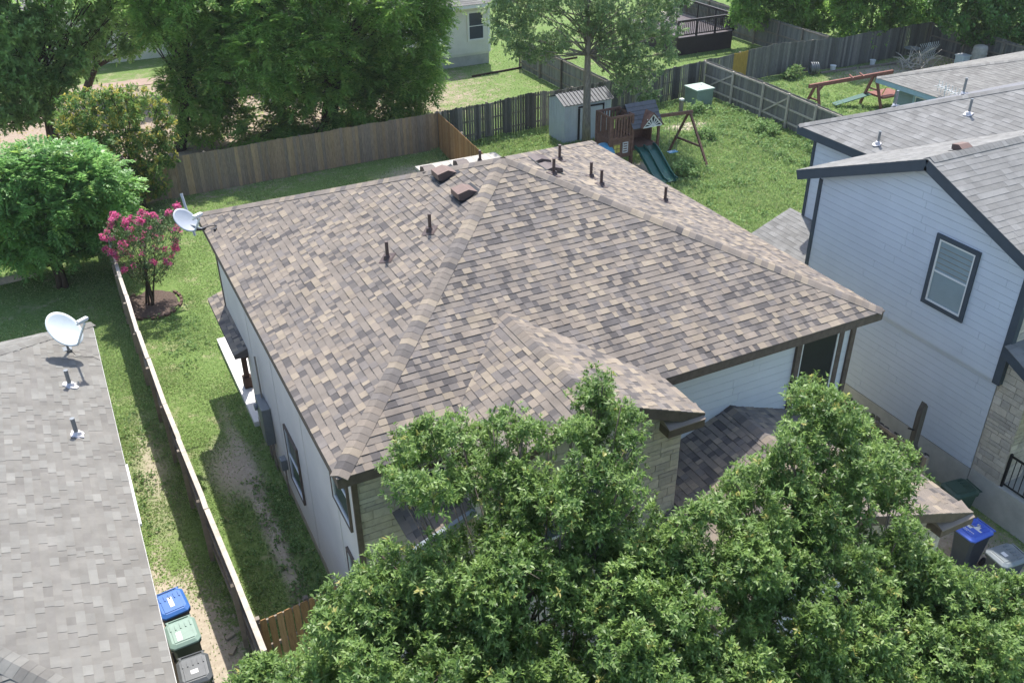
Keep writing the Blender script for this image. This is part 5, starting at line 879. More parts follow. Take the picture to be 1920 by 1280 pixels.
PECAN_B = [(3.44,31.28,7.47,1.06),(5.26,32.16,5.92,0.47),(3.08,32.08,8.59,0.71),(1.73,31.99,5.81,0.61),(2.9,32.51,3.86,0.77),(2.5,32.02,7.77,1.08),(5.37,32.37,7.1,0.8),(4.22,32.06,5.87,1.09),(4.37,32.58,2.64,0.57),(2.77,31.53,6.17,1.07),(2.61,32.05,1.73,0.44),(5.37,31.88,8.57,0.56),(4.14,31.92,8.78,0.45),(6.18,32.16,8.34,0.44),(1.58,32.03,6.56,0.43),(4.91,32.68,8.59,0.47),(3.74,31.89,1.77,0.56),(2.01,31.93,8.46,0.58),(2.42,32.66,2.47,0.45),(3.95,32.1,3.95,1.1),(5,32.22,5.35,0.51),(2.89,32.18,5.15,0.44),(3.42,32.07,4.88,0.66),(3.46,32,1,0.45),(1.8,32.51,6.96,0.5),(2.23,32.54,3.22,0.44),(4.7,32.04,4.69,0.61),(1.99,32.7,9.01,0.43),(3.61,32.62,9.01,0.44),(5.78,32.07,7.79,0.56),(6.44,32.19,8.83,0.44),(2.45,32.03,9,0.43),(3.33,32.18,2.66,1.11),(5.43,31.88,6.51,0.44),(2.85,32.67,0.94,0.45),(4.65,32.4,3.24,0.45),(4.2,31.89,2.22,0.44),(3.96,33.8,5.22,1.13),(2.89,34.13,2.13,0.74),(4.92,34.52,6.23,1.15),(2.75,34.06,6.78,1.13),(4.23,33.85,7.67,1.12),(4.75,33.5,2.81,0.47),(2.9,33.38,3.92,0.47),(3.66,33.78,0.89,0.74),(6.01,33.54,6.89,0.45),(2.35,33.79,5.41,0.76),(4.34,33.38,2.21,0.69),(5.65,34.11,5.82,0.53),(2.05,33.24,8.76,0.44),(3.85,34.41,2.87,1.16),(5.03,33.33,4.28,0.49),(3.22,33.43,8.36,0.77),(5.76,34.47,7.8,1.04),(1.84,33.34,6.06,0.55),(3.87,33.15,8.71,0.44),(2.86,33.3,4.98,0.45),(2.45,34.4,8,0.84),(2.93,33.65,1.44,0.6),(5.14,34.06,8.48,0.45),(5.13,33.38,5.27,0.68),(6.52,33.88,8.41,0.45),(3.38,34.08,4.34,0.46),(4.92,34.09,3.29,0.55),(1.86,33.72,7.43,0.45),(2.36,33.26,3.25,0.5),(5.89,33.66,6.37,0.45),(6.48,33.92,7.76,0.45),(4.46,33.79,8.6,0.45),(1.85,33.92,6.75,0.45),(1.66,33.58,5.47,0.45),(2.71,33.42,8.79,0.44),(2.83,33.21,0.89,0.46)]
LEFT_OAK = [(0.32,33.81,7.27,1.06),(-3.32,34.04,7.99,1.06),(-4.78,34.02,2.58,0.87),(-3.41,33.44,3.72,1.07),(-5.72,33.98,3,0.91),(-3.52,33.72,4.92,1.07),(-1.43,33.87,8.38,1.06),(-5.97,34.34,2,0.44),(-1.77,33.9,4.24,0.85),(-4.33,34.3,6.91,1.07),(-5.63,34.51,3.86,0.73),(-3.98,33.87,2.44,0.65),(-4.13,34.5,8.56,0.79),(-1.01,34.04,4.44,0.51),(0.29,34.77,8.82,0.43),(-5.19,34.72,5.24,0.65),(0.07,34.71,5.51,0.44),(-2.06,33.73,6.05,1.06),(-4.18,34.38,9.25,0.43),(-2.15,34.92,9,0.43),(-0.91,33.99,9.21,0.42),(-1.02,33.27,7.49,1.05),(-2.36,34.46,2.79,0.46),(0.89,34.27,8.4,0.64),(-3.7,33.57,6.18,1.06),(-4.64,33.95,8.13,0.44),(-5.14,34.59,6.16,0.43),(-0.55,34.7,4.96,0.53),(-3.53,34.59,9.22,0.43),(0.82,34.32,6.51,0.45),(-2.86,34.48,9.09,0.43),(-5.45,34.42,5.82,0.43),(0.47,34.21,5.9,0.43),(-4.46,33.52,4.09,1.07),(-0.21,34.24,9.14,0.43),(-1.64,34.69,9.16,0.43),(-1.99,34.06,3.38,0.43),(-3.23,34.42,2.29,0.49),(-4.92,34.57,7.31,0.54),(-6.59,34.39,1.91,0.44),(-4.57,34.29,8.99,0.46),(1.04,34.33,7.71,0.43),(-5.51,34.17,2.07,0.44),(-0.62,34.56,8.73,0.5),(-5.49,34.27,4.7,0.62),(1.29,34.68,8.88,0.43),(-5.15,34.64,6.65,0.43),(-3.5,35.89,5.8,1.11),(-4.81,36.4,2.69,1.14),(0.57,36.07,6.44,0.92),(-6.39,35.84,1.75,0.53),(-5.64,35.71,4.62,0.46),(-2.66,36.46,3.69,1.14),(-1.42,35.87,3.79,0.71),(-3.91,36.12,8.53,0.84),(-4.51,35.54,1.83,0.49),(-0.52,35.53,8.36,0.82),(-4.82,35.81,7.32,0.46),(-4.84,35.87,5.1,1.12),(-0.02,35.99,5.09,0.45),(-3.78,36.19,3.98,1.13),(-5.99,35.45,3.12,0.45),(-4.61,35.76,6.71,0.85),(-3,35.53,2.52,0.89),(-2.23,35.47,2.81,0.57),(-2.83,35.63,8.04,1.1),(-1.43,36.52,6.86,1.12),(0.5,35.65,8.03,1.1),(-1.49,35.4,8.89,0.44),(-2.35,36.38,5.25,1.13),(-5.63,35.6,1.94,0.72),(-4.77,35.79,8.05,0.5),(-5.44,35.97,3.91,0.79),(1.26,35.33,8.61,0.44),(0.97,35.64,7.3,0.57),(-3.93,35.42,1.87,0.52),(-2.2,35.39,9.04,0.44),(-4.52,35.75,8.67,0.44),(-5.61,35.78,5.48,0.45),(-3.42,35.08,1.93,0.45),(-6.37,35.86,2.49,0.46),(-3.24,35.29,8.88,0.46),(-0.08,35.58,8.92,0.44),(-5.09,35.39,5.95,0.51),(-6.13,35.89,3.61,0.46),(0.46,35.43,5.69,0.47),(-0.84,35.99,4.53,0.79),(-5.35,35.22,6.37,0.52),(-0.94,35.44,8.99,0.44),(-4.26,35.73,9.15,0.44),(0.56,35.14,8.97,0.43),(-2.84,35.37,9.17,0.44),(-3.48,35.11,9.26,0.43)]
FAR_LEFT = [(0.72,43.56,2.75,0.95),(2.83,43.46,7.16,0.78),(4.42,43.57,5.81,0.59),(3.92,43.09,4.08,0.69),(2.72,43.15,5.81,1.15),(2.79,43.08,4.17,1.16),(1.74,42.91,4.68,1.15),(0.86,42.85,6.85,1.14),(3.73,43.55,7.51,0.46),(0.14,43.7,5.83,0.69),(2.1,43.36,2.67,0.54),(2.51,43.41,7.65,0.46),(-0.03,43.21,2.94,0.53),(4.68,43.73,7.17,0.55),(4.23,43.92,3.35,0.47),(3.42,43.77,3.15,0.61),(1.89,43.21,7.22,0.82),(1.66,43.52,2.34,0.47),(1.16,43.49,7.57,0.48),(0.67,43.1,4.92,1.15),(0.16,43.93,7.9,0.46),(4.42,43.7,4.99,0.47),(-0.1,43.69,5.27,0.48),(3.73,43.42,6.61,1.16),(4.24,43.56,7.48,0.46),(0.72,43.46,7.82,0.46),(4.66,43.24,6.47,0.46),(1.57,43.19,5.73,1.15),(-0.17,43.33,4.64,0.46),(0.21,43.59,7.21,0.57),(-0.03,43.63,2.24,0.47),(2.84,43.55,2.77,0.47),(0.06,43.5,6.59,0.46)]
BRONZE = [(-0.19,25.94,4.04,0.68),(-0.45,25.7,1.49,0.43),(-1.74,25.76,3.91,0.67),(-0.74,26.07,1.8,0.28),(0.86,26.16,2.71,0.47),(-1.1,25.6,3.27,0.53),(-0.95,26.04,4.73,0.27),(0.32,25.53,1.86,0.65),(-0.09,26.17,0.7,0.28),(-0.15,25.94,2.69,0.68),(-2.01,26.46,2.93,0.28),(-1.73,25.78,4.66,0.27),(-2.4,26.09,3.61,0.33),(-0.55,25.91,4.77,0.3),(0.48,26.05,4.37,0.33),(-0.03,26.52,4.69,0.27),(1.14,26.35,3.32,0.28),(0.34,25.87,1.01,0.28),(0.88,25.96,2.17,0.28),(-1.65,26.35,2.91,0.28),(-2.29,26.09,4.11,0.27),(0.99,26.45,4.03,0.27),(-1.38,25.84,4.83,0.27),(-0.31,26.91,0.49,0.3),(-1.75,27.2,2.81,0.41),(-0.33,27.31,2.39,0.67),(-1.52,27.17,3.83,0.7),(-0.36,26.88,1.18,0.5),(0.75,27.05,2.43,0.69),(-1.35,26.95,2.67,0.3),(0.3,26.85,0.44,0.28),(1.26,27.21,3.1,0.28),(-0.4,27.46,4.28,0.36),(0.91,26.99,1.72,0.28),(0.09,26.82,4.56,0.28),(-2.25,27.38,2.92,0.29),(0.47,27.41,4.13,0.28),(-2.23,27.39,3.64,0.31),(0.89,26.99,3.98,0.28),(0.74,27.52,0.99,0.36),(-0.89,27.21,4.39,0.31),(-0.61,27.2,1.61,0.32),(-0.22,28,3.2,0.71),(-2.55,26.72,3.36,0.28),(-2.06,26.75,4.29,0.28),(1.15,27.21,3.52,0.28)]
BRIGHT = [(-4.91,20.35,2.32,0.67),(-2.53,21.02,4.45,0.31),(-4.56,20.29,1.74,0.51),(-2.69,20.05,3.15,0.66),(-5.97,21.12,3.11,0.27),(-5.38,20.07,3.77,0.65),(-3.6,20.34,4.18,0.66),(-4.37,20.36,3.02,0.67),(-2.48,20.71,1.94,0.48),(-3.61,19.75,3.14,0.66),(-4.72,20.04,4.28,0.66),(-5.99,20.82,2.33,0.42),(-6.01,20.66,1.71,0.27),(-2.78,20.41,3.95,0.66),(-3.21,20.6,1.28,0.27),(-5.36,20.35,4.41,0.44),(-1.36,20.6,3.18,0.49),(-1.69,20.81,2,0.27),(-5.56,20.65,1.74,0.28),(-4.26,21.16,4.47,0.28),(-1.76,20.86,4.24,0.3),(-3.61,20.43,1.49,0.27),(-4.63,20.37,4.77,0.27),(-2.05,21.14,4.44,0.27),(-5.73,20.95,3.88,0.27),(-3.78,20.87,4.66,0.37),(-3.13,20.51,1.95,0.56),(-4.91,20.54,4.78,0.26),(-1.51,20.38,3.98,0.28),(-3.05,20.43,4.65,0.29),(-2.01,20.89,1.9,0.27),(-1.36,21.1,2.37,0.27),(-5.39,20.07,3,0.67),(-4.11,20.55,1.41,0.33),(-2.12,20.09,3.73,0.66),(-5.37,20.97,4.67,0.27),(-3.35,20.64,4.76,0.27),(-6.39,20.98,1.53,0.28),(-4.49,20.62,1.11,0.28),(-5.9,20.77,2.89,0.29),(-1.92,20.49,2.71,0.67),(-6.39,21.21,1.81,0.28),(-1.36,20.81,2.08,0.27),(-3.88,20.24,2.15,0.67),(-3.02,22.43,3.66,0.63),(-5.82,21.98,2.73,0.48),(-4.29,21.96,3.61,0.69),(-2.64,22.77,2.73,0.71),(-1.75,22.11,1.99,0.71),(-5.1,22.16,1.07,0.29),(-5.82,22.21,1.2,0.4),(-3.76,22.6,2.66,0.71),(-5.99,21.92,2.11,0.43),(-5.17,22.43,1.91,0.72),(-2.7,22.23,1.85,0.71),(-4.83,21.77,4.38,0.27),(-3.3,21.82,1.11,0.53),(-1.5,21.65,3.27,0.4),(-5.32,22.35,4.05,0.42),(-2.09,21.96,3.68,0.69),(-4.16,22.11,1.79,0.71),(-6.21,22.07,1.53,0.39),(-5.56,21.74,3.55,0.5),(-1.01,21.64,2.85,0.28),(-3.75,21.72,4.53,0.27),(-6.39,21.56,1.27,0.28),(-3.9,21.83,1.15,0.48),(-4.49,21.87,0.81,0.44),(-4.32,21.88,4.25,0.28),(-2.42,21.82,1.33,0.43),(-5.24,22.67,2.7,0.71),(-5.41,22.14,1.09,0.29),(-3.36,21.55,4.36,0.32),(-2.14,21.68,4.35,0.27),(-4.82,21.48,1.07,0.28),(-5.66,21.69,4.01,0.28),(-1.49,21.84,3.65,0.28),(-5.93,21.68,3.26,0.28),(-2.61,21.78,4.27,0.27),(-5.58,21.76,4.44,0.28),(-2.86,21.53,1.4,0.28),(-1.99,21.81,1.52,0.28),(-1.21,21.48,2.52,0.28)]
CRAPE = [(-1.49,17.63,3.07,0.17),(-1.03,17.68,3.19,0.19),(-1.5,17.33,2.89,0.27),(-1.8,17.56,2.22,0.28),(-0.61,17.69,1.69,0.28),(-0.16,17.57,2.41,0.28),(-0.74,17.52,1.35,0.24),(-1.08,17.45,2.34,0.27),(-1.14,17.74,1.11,0.24),(-0.54,17.43,2.99,0.27),(-1.9,17.45,2.91,0.27),(-0.72,17.23,2.39,0.27),(-1.97,17.89,3.01,0.11),(-1.94,17.96,1.64,0.13),(-1.28,17.53,1.84,0.28),(-0.73,17.77,3.14,0.12),(-1.14,17.37,2.94,0.27),(-0.85,17.41,2.7,0.27),(-0.11,17.57,2.89,0.25),(-0.92,17.84,0.86,0.14),(-1.64,17.78,1.42,0.28),(-1.38,17.63,1.11,0.12),(-2.06,17.77,2.43,0.22),(-0.24,17.71,1.83,0.11),(-1.82,17.95,3.16,0.13),(0.08,17.82,2.47,0.11),(-1.26,17.85,3.06,0.13),(-0.23,17.78,3.1,0.11),(-2.18,17.73,2.22,0.11),(0.07,17.96,3.11,0.11),(-2.11,17.6,2.13,0.11),(-1.65,17.88,3.18,0.11),(-1.89,17.59,1.57,0.11),(-2.13,17.91,2.63,0.11),(-1.46,17.29,2.5,0.27),(-2.04,17.72,1.94,0.11),(-0.14,17.72,2.03,0.11),(-0.36,17.83,1.54,0.11),(-1.57,17.87,1.09,0.11),(-1.01,17.47,1.59,0.28),(-0.51,17.63,1.43,0.12),(-1.9,18.33,2.91,0.11),(-0.39,18.52,1.4,0.25),(-1.11,18.35,2.75,0.28),(-1.48,18.61,2.29,0.28),(-1.63,18.48,1.42,0.29),(-0.33,18.55,2.32,0.28),(-0.71,18.42,2.35,0.28),(-0.8,18.42,1.49,0.28),(-1.25,18.4,0.68,0.12),(-0.8,18.24,3.01,0.11),(-1.67,18.58,1.83,0.28),(-2.05,18.41,1.8,0.16),(-1.15,18.48,1.78,0.28),(-0.54,18.06,1.14,0.12),(-2.04,18.19,2.24,0.22),(-0.3,18.2,2.83,0.18),(-0.84,18.29,1.04,0.29),(-1.66,18.31,2.93,0.17),(-0.05,18.34,1.84,0.12),(-2.02,18.41,2.52,0.18),(-1.46,18.35,1.07,0.29),(-0.6,18.63,1.84,0.29),(-0.58,18.21,2.8,0.23),(-1.77,18.46,1.07,0.16),(-0.02,18.12,2.4,0.22),(-0.83,18.3,0.7,0.14),(-0.02,18.2,2.85,0.2),(0.08,18.27,2.09,0.11),(-0.41,18.34,1.18,0.11),(-1.4,18.34,2.82,0.12),(-0.96,18.24,3.05,0.13),(-2.04,18.07,1.74,0.11),(-1.8,18.2,3.12,0.12),(-1.4,18.41,0.75,0.12),(-1.9,18.18,1.37,0.11),(-0.67,18.25,0.83,0.11),(-1.01,18.16,0.71,0.11),(-0.19,18.18,1.71,0.13),(-1.14,18.35,1.32,0.28),(-1.09,18.71,2.1,0.29),(-2.18,18.26,2.01,0.11)]
CENTRE = [(19.39,23.08,4.75,0.37),(21.92,23.33,6.67,0.85),(22.96,23.26,5.89,0.35),(17.26,23.49,5.22,0.63),(15.65,23.2,9.23,0.31),(15.72,22.86,6.89,0.78),(19.29,22.63,6.51,0.81),(20.45,22.77,4.24,0.84),(14.6,23.26,7.27,0.72),(19.33,22.73,8.14,0.81),(22.73,23.46,4.08,0.43),(15.57,23.03,5.28,0.47),(18.59,23.53,5.98,0.73),(23.05,23.67,4.94,0.43),(15.55,23.29,8.39,0.78),(14.9,23.2,6.11,0.78),(16.77,22.31,7.34,0.78),(21.94,23.13,8.78,0.45),(17.45,22.73,8.53,0.79),(22.84,22.99,8.56,0.49),(21.15,23.13,7.92,0.84),(16.72,23.39,9.17,0.32),(21.93,23.73,2.41,0.35),(23.04,23.35,7.33,0.47),(14.33,23.27,8.79,0.42),(14.4,23.71,9.37,0.31),(20.74,22.82,5.56,0.83),(17.36,23.39,9.23,0.32),(20.56,23.22,8.96,0.37),(20.93,23.86,2.73,0.35),(19.85,23.71,8.93,0.46),(18.44,23.48,9.15,0.32),(16.73,23.93,4.76,0.33),(22.04,23.29,3.48,0.35),(14.23,23.2,8.17,0.4),(23.68,24,6.42,0.35),(15.09,23.44,9.17,0.31),(15.17,23.81,5.03,0.32),(20.36,23.66,3.37,0.34),(23.72,23.83,7.74,0.35),(19.66,23.95,5.12,0.4),(14.38,24.12,6.31,0.32),(16.6,25.12,8.02,0.82),(23.63,24.77,7.79,0.89),(23.58,25.37,5.69,0.9),(14.92,24.51,8.2,0.45),(19.85,25.13,6.24,0.86),(21.84,24.87,7.78,0.87),(15.76,25.13,7,0.82),(17.78,26.08,6.37,0.86),(23.92,24.75,6.64,0.58),(22.03,25.71,3.98,0.9),(19.7,24.98,8.03,0.85),(22.93,24.6,1.96,0.36),(16.12,24.92,5.34,0.83),(18.41,24.49,8.7,0.47),(17.82,25.17,4.8,0.76),(21.83,25.17,5.41,0.88),(19.46,25.14,8.87,0.34),(16.54,24.59,8.9,0.32),(22.24,25.14,2.58,0.71),(23.34,25,3.1,0.41),(20.38,24.97,5.18,0.64),(15.43,24.95,8.8,0.52),(17.6,24.83,8.45,0.7),(20.03,24.41,8.73,0.34),(24.14,25.18,3.47,0.37),(15.17,25.16,5.46,0.38),(19.26,25.27,5.09,0.35),(20.29,24.8,4.39,0.35),(21.56,26.09,6.76,0.89),(16.17,25.16,9.07,0.33),(24.55,24.79,8.34,0.36),(22.63,24.69,8.58,0.35),(24.41,25.08,4.6,0.37),(16.74,24.75,4.61,0.33),(20.67,24.56,3.62,0.36),(18.99,25.8,7.16,0.86),(21.83,25.18,8.61,0.37),(23.2,25.07,4.48,0.9),(23.24,25.1,2.48,0.37),(21.08,24.97,8.5,0.39)]
RIGHT_A = [(41.55,34.9,3.08,1.2),(44.44,35.54,1.05,1.25),(36.88,35.65,4.22,0.92),(38.65,35.02,4.7,1.16),(41.53,35.76,5.46,0.68),(36.96,35.56,6.03,0.46),(39.34,35.23,5.53,0.81),(37.16,35.35,5.38,1.12),(44.87,35.57,3.59,0.61),(41.89,34.85,4.89,1.2),(40.6,34.87,2.09,1.19),(42.69,35.42,1.76,1.23),(40.78,35.44,1.11,0.48),(42.51,35.46,0.6,0.49),(37.81,34.81,3.82,1.15),(37.32,35.53,2.64,0.95),(43.88,35.31,4.74,0.95),(38.57,35.41,2.34,1.17),(44.77,35.13,2.41,0.58),(45.15,35.74,4.23,0.5),(39.73,34.85,3.18,1.18),(38.93,35.41,1.54,0.48),(44.01,35.17,5.41,0.61),(38.87,35.56,6.18,0.47),(40.35,34.96,4.63,1.18),(35.65,35.27,5.42,0.45),(42.98,35.29,5.55,0.6),(43.39,35.04,2.94,1.23),(35.63,35.72,6.16,0.45),(36.04,35.51,6.12,0.45),(45.39,35.43,1.44,0.5),(38.01,35.33,5.85,0.53),(42.99,35.1,0.71,0.64),(42.12,35.63,5.61,0.56),(36.32,35.58,3.82,0.46),(40.12,35.53,1.17,0.48),(41.7,35.42,0.95,0.54),(37.67,35.55,6.24,0.46),(40.77,35.33,6.05,0.47),(36.49,35.25,3.47,0.61),(37.31,35.28,1.89,0.46),(35.81,35.4,4.87,0.45),(39.82,35.39,5.95,0.47),(40.39,35.31,5.76,0.47),(35.82,35.68,5.76,0.45),(45.42,35.77,2.77,0.5),(36.7,35.49,2.13,0.46),(46.07,35.86,0.81,0.51),(36.8,35.91,6.29,0.46),(38.54,35.66,1.58,0.47)]
RIGHT_B = [(42.46,30.3,1.56,0.96),(44.81,30.88,6.21,0.47),(44.72,30.94,0.87,0.55),(46.33,30.47,4.3,1.2),(40.68,30.43,3.91,1.03),(42.86,30.07,5.04,1.15),(44.26,30.32,2.59,1.18),(40.82,30.4,3,0.96),(47.82,30.69,5.41,0.54),(47.97,31.08,1.21,0.5),(45.92,30.89,5.54,0.99),(48.59,30.88,3.44,0.5),(40.01,30.72,4.65,0.45),(48.02,30.7,2.5,0.94),(40.38,30.37,5.79,1.12),(47.04,30.63,5.81,0.53),(44.81,29.95,3.84,1.18),(43.25,29.87,3.9,1.16),(39.34,30.44,5.44,0.44),(40.49,30.87,6.45,0.45),(42.49,30.34,3.38,1.15),(41.61,30.72,6.3,0.47),(40.42,30.81,3.33,0.45),(46.22,30.71,1.78,0.98),(40.02,30.92,6.38,0.45),(44.89,30.49,1.47,0.82),(42.96,30.42,6.18,0.5),(41.2,30.4,1.58,0.51),(40.31,31.04,4.15,0.45),(43.86,30.62,6.12,0.47),(41.05,29.96,4.83,1.12),(49.3,31.1,1.38,0.5),(47.09,30.71,5.06,1.14),(46.41,30.68,5.94,0.48),(49.11,30.92,1.91,0.5),(48.09,30.65,4.53,0.49),(40.66,30.92,2.52,0.46),(42.77,30.99,6.06,0.65),(42.33,30.85,1,0.47),(39.92,30.96,5.93,0.53),(45.91,31.13,6.12,0.48),(43.36,30.45,0.86,0.47),(47.97,30.77,1.73,0.79),(48.44,30.91,4.02,0.5),(48.68,30.8,3,0.5),(40.98,31.08,2.01,0.46),(48,30.92,6.06,0.49),(44.74,30.43,4.81,1.18)]
RIGHT_C = [(49.46,25.76,2.97,1.27),(51.01,25.79,5.64,0.95),(49.03,25.35,5,1.26),(51.69,26.06,3.49,1.31),(44.19,26.1,4.32,0.92),(49.06,26.04,1.28,0.79),(42.63,25.82,6.47,0.46),(47.47,25.66,5.85,1.21),(53.66,26.38,2.95,0.54),(45.73,25.58,3.82,1.21),(46.86,25.35,2.8,1.23),(51.2,25.79,0.43,0.85),(45.75,25.52,5.68,1.21),(47.59,26.45,6.62,0.5),(52.26,26.04,1.32,1.33),(49.26,25.94,6.19,0.72),(53.82,26.05,1.44,0.54),(47.96,25.79,4.11,1.25),(50.33,25.97,1.57,1.3),(50.48,26.14,6.04,0.69),(46.31,25.97,2.35,1.07),(44.81,25.99,6.89,0.48),(44.68,26.15,2.71,0.48),(44.2,26.16,6.66,0.49),(48.36,26.17,1.18,0.51),(44.55,26.18,5.32,1.2),(43.28,26.14,5.29,0.47),(51.12,25.6,4.63,1.09),(44.2,26.33,3.28,0.53),(54.23,26.43,1.94,0.54),(48.1,26.08,6.61,0.5),(51.6,26.01,6.49,0.52),(50.82,25.89,6.22,0.51),(46.31,25.87,6.37,0.65),(46.62,26.01,1.58,0.5),(53.05,26.31,3.78,0.59),(45.69,26.06,6.49,0.53),(54.47,26.25,0.51,0.55),(43.06,25.82,6.72,0.5),(43.24,26.12,5.88,0.49),(52.93,26.46,4.89,0.53),(52.94,26.46,5.89,0.53),(47.1,25.82,1.54,0.54),(43.05,26.41,6.83,0.47),(50.33,26.01,0.64,0.58),(43.6,26.1,3.88,0.47),(53.38,26.02,3.53,0.53),(53.15,26.15,4.31,0.53),(45.3,26.12,2.35,0.49),(44.56,25.75,6.37,0.86),(50.61,26.21,6.51,0.51),(44.86,25.94,3.43,1.2),(54.82,26.26,0.94,0.55),(43.25,26.01,4.82,0.47),(46.08,26.1,6.8,0.49)]

# ------------------------------------------------------------------ trees
def fol(per, ros, L, W, **k): d = dict(per=per, rosette=ros, L=L, W=W); d.update(k); return d
KF = fol(370, 8, .079, .029, tipf=.02, subr=.12, face=1.0, up=.45, tone=.5)
tree('evergreen_tree', (2.2,-4.4,0), FRONT_A, 'large glossy foreground evergreen before the middle house, left of two merged crowns', KF, L_FRONT, M_TWIG, .17, group=None, stems=3, twig=.007, wander=.3, every=2)
tree('evergreen_tree', (7.4,-5.0,0), FRONT_B, 'large glossy foreground evergreen over the garage roof, reaching the bottom right corner', KF, L_FRONT, M_TWIG, .16, stems=3, twig=.007, wander=.3, every=2)
KP = fol(32, 10, .22, .085, tipf=.10, subr=.30, up=.2, droop=.28, frond=.38, tone=.5)
tree('pecan_tree', (9.0,32.9,0), PECAN, 'big drooping broadleaf tree overhanging the tan back fence in the upper left middle', KP, L_PECAN, M_BARKD, .34, stems=2, twig=.015, wander=.5, spread=.6, every=2, split=.55)
tree('pecan_tree', (2.2,33.0,0), PECAN_B, 'tall tree directly left of the big drooping one, its dark trunk standing in bare dirt', KP, L_PECAN, M_BARKD, .26, twig=.015, wander=.4, every=2, split=.55)
tree('oak_tree', (-3.1,36.3,0), LEFT_OAK, 'dull dark green tree at the top left corner with forked leaning trunks', fol(34, 9, .22, .10, tipf=.01, subr=.34, tone=.55), L_DARK, M_BARKD, .22, stems=2, twig=.018, wander=.6, spread=.5)
tree('oak_tree', (-1.0,44.3,0), FAR_LEFT, 'farther tree on a straight bare trunk behind the dirt yard, upper left', fol(34, 8, .26, .11, tipf=.01, subr=.34, tone=.55), L_DARK, M_BARKD, .2, twig=.018)
tree('bronze_shrub', (-.4,26.3,0), BRONZE, 'tall shrub with yellow and bronze new leaves at the left end of the tan fence', fol(70, 8, .155, .065, tipf=.25, subr=.2, up=.5, tone=.35), L_AUTUMN, M_BARKD, .1, cat='shrub', stems=4, twig=.01)
tree('chinaberry_tree', (-3.85,20.7,0), BRIGHT, 'bright lime green feathery tree in the left neighbour yard', fol(62, 12, .17, .075, tipf=.06, subr=.26, up=.25, droop=.25, frond=.34, tone=.6), L_BRIGHT, M_BARKD, .14, stems=3, twig=.012, wander=.4)
ct = tree('crape_myrtle', (-1.25,18.0,0), CRAPE, 'small crape myrtle covered in magenta blossom beside the side fence', fol(120, 6, .055, .030, tipf=.05, subr=.10, up=.3, tone=.6), L_CRAPE, M_BARKD, .075, stems=6, twig=.006, spread=.26, wander=.15)
fl = [(x+random.uniform(-.12,.12), y+random.uniform(-.12,.12), z+r*random.uniform(.4,1.1), random.uniform(.03,.10)) for (x,y,z,r) in CRAPE if z > 1.3 for _ in range(random.choice((0,1,1,2,2)))]
V, C = foliage(fl, 1200, 7, .04, .034, tipf=.0, subr=.06, up=.2, tone=.5); V = V-np.array((-1.25,18.0,0)); np_mesh('blossom', V, 4, C, L_FLOWER, ct)
tree('cedar_elm_tree', (19.3,24.3,0), CENTRE, 'slender grey-green tree on one straight trunk in front of the garden shed', fol(58, 8, .14, .062, tipf=.03, subr=.26, up=.1, droop=.3, tone=.6), L_GREYGR, M_TRUNK, .18, twig=.014, wander=.25, split=.5, straight=True)
tree('oak_tree', (41.2,36.3,0), RIGHT_A, 'dark tree hanging over the grey fence right of the deck', fol(36, 8, .25, .11, tipf=.02, subr=.34, tone=.5), L_PECAN, M_BARKD, .2, stems=3, twig=.018)
tree('oak_tree', (44.3,31.6,0), RIGHT_B, 'dark tree behind the brush pile fence, second from the right corner', fol(36, 8, .25, .11, tipf=.02, subr=.34, tone=.5), L_PECAN, M_BARKD, .2, stems=3, twig=.018)
tree('oak_tree', (50.0,26.9,0), RIGHT_C, 'yellow-green tree at the top right corner above the barrel', fol(36, 8, .24, .10, tipf=.05, subr=.34, tone=.65), L_BUSH, M_BARKD, .2, stems=3, twig=.018)
SH = [((27.0,25.9,0), 'leafy green shrub growing beside the small pedestal'), ((24.9,22.6,0), 'bushy weed clump left of the bare patch behind the swing beam'), ((21.3,19.0,0), 'low bushy weed under the swing frame beside the slide'),
      ((26.6,14.5,0), 'light green bush beside the rear corner of the blue-grey house'), ((28.0,21.8,0), 'green bush against the grey braced fence'), ((28.2,18.6,0), 'green bush where the grey braced fence meets the roof edge'),
      ((35.4,28.6,0), 'small dark bush left of the ribbed steel drum')]
for i, (b, lb) in enumerate(SH):
    r = [.45,.4,.5,.5,.55,.5,.55][i]; cl = [(b[0]+random.uniform(-.5,.5)*r*1.6, b[1]+random.uniform(-.5,.5)*r*1.6, .15+random.random()*.35*r*1.5, r*random.uniform(.4,.6)) for _ in range(7)]
    tree('leafy_bush', b, cl, lb, fol(150, 7, .09, .05, tipf=.05, subr=.16, up=.4, tone=.75), L_WEED, M_TWIG, .03, cat='bush', stems=3, twig=.005)

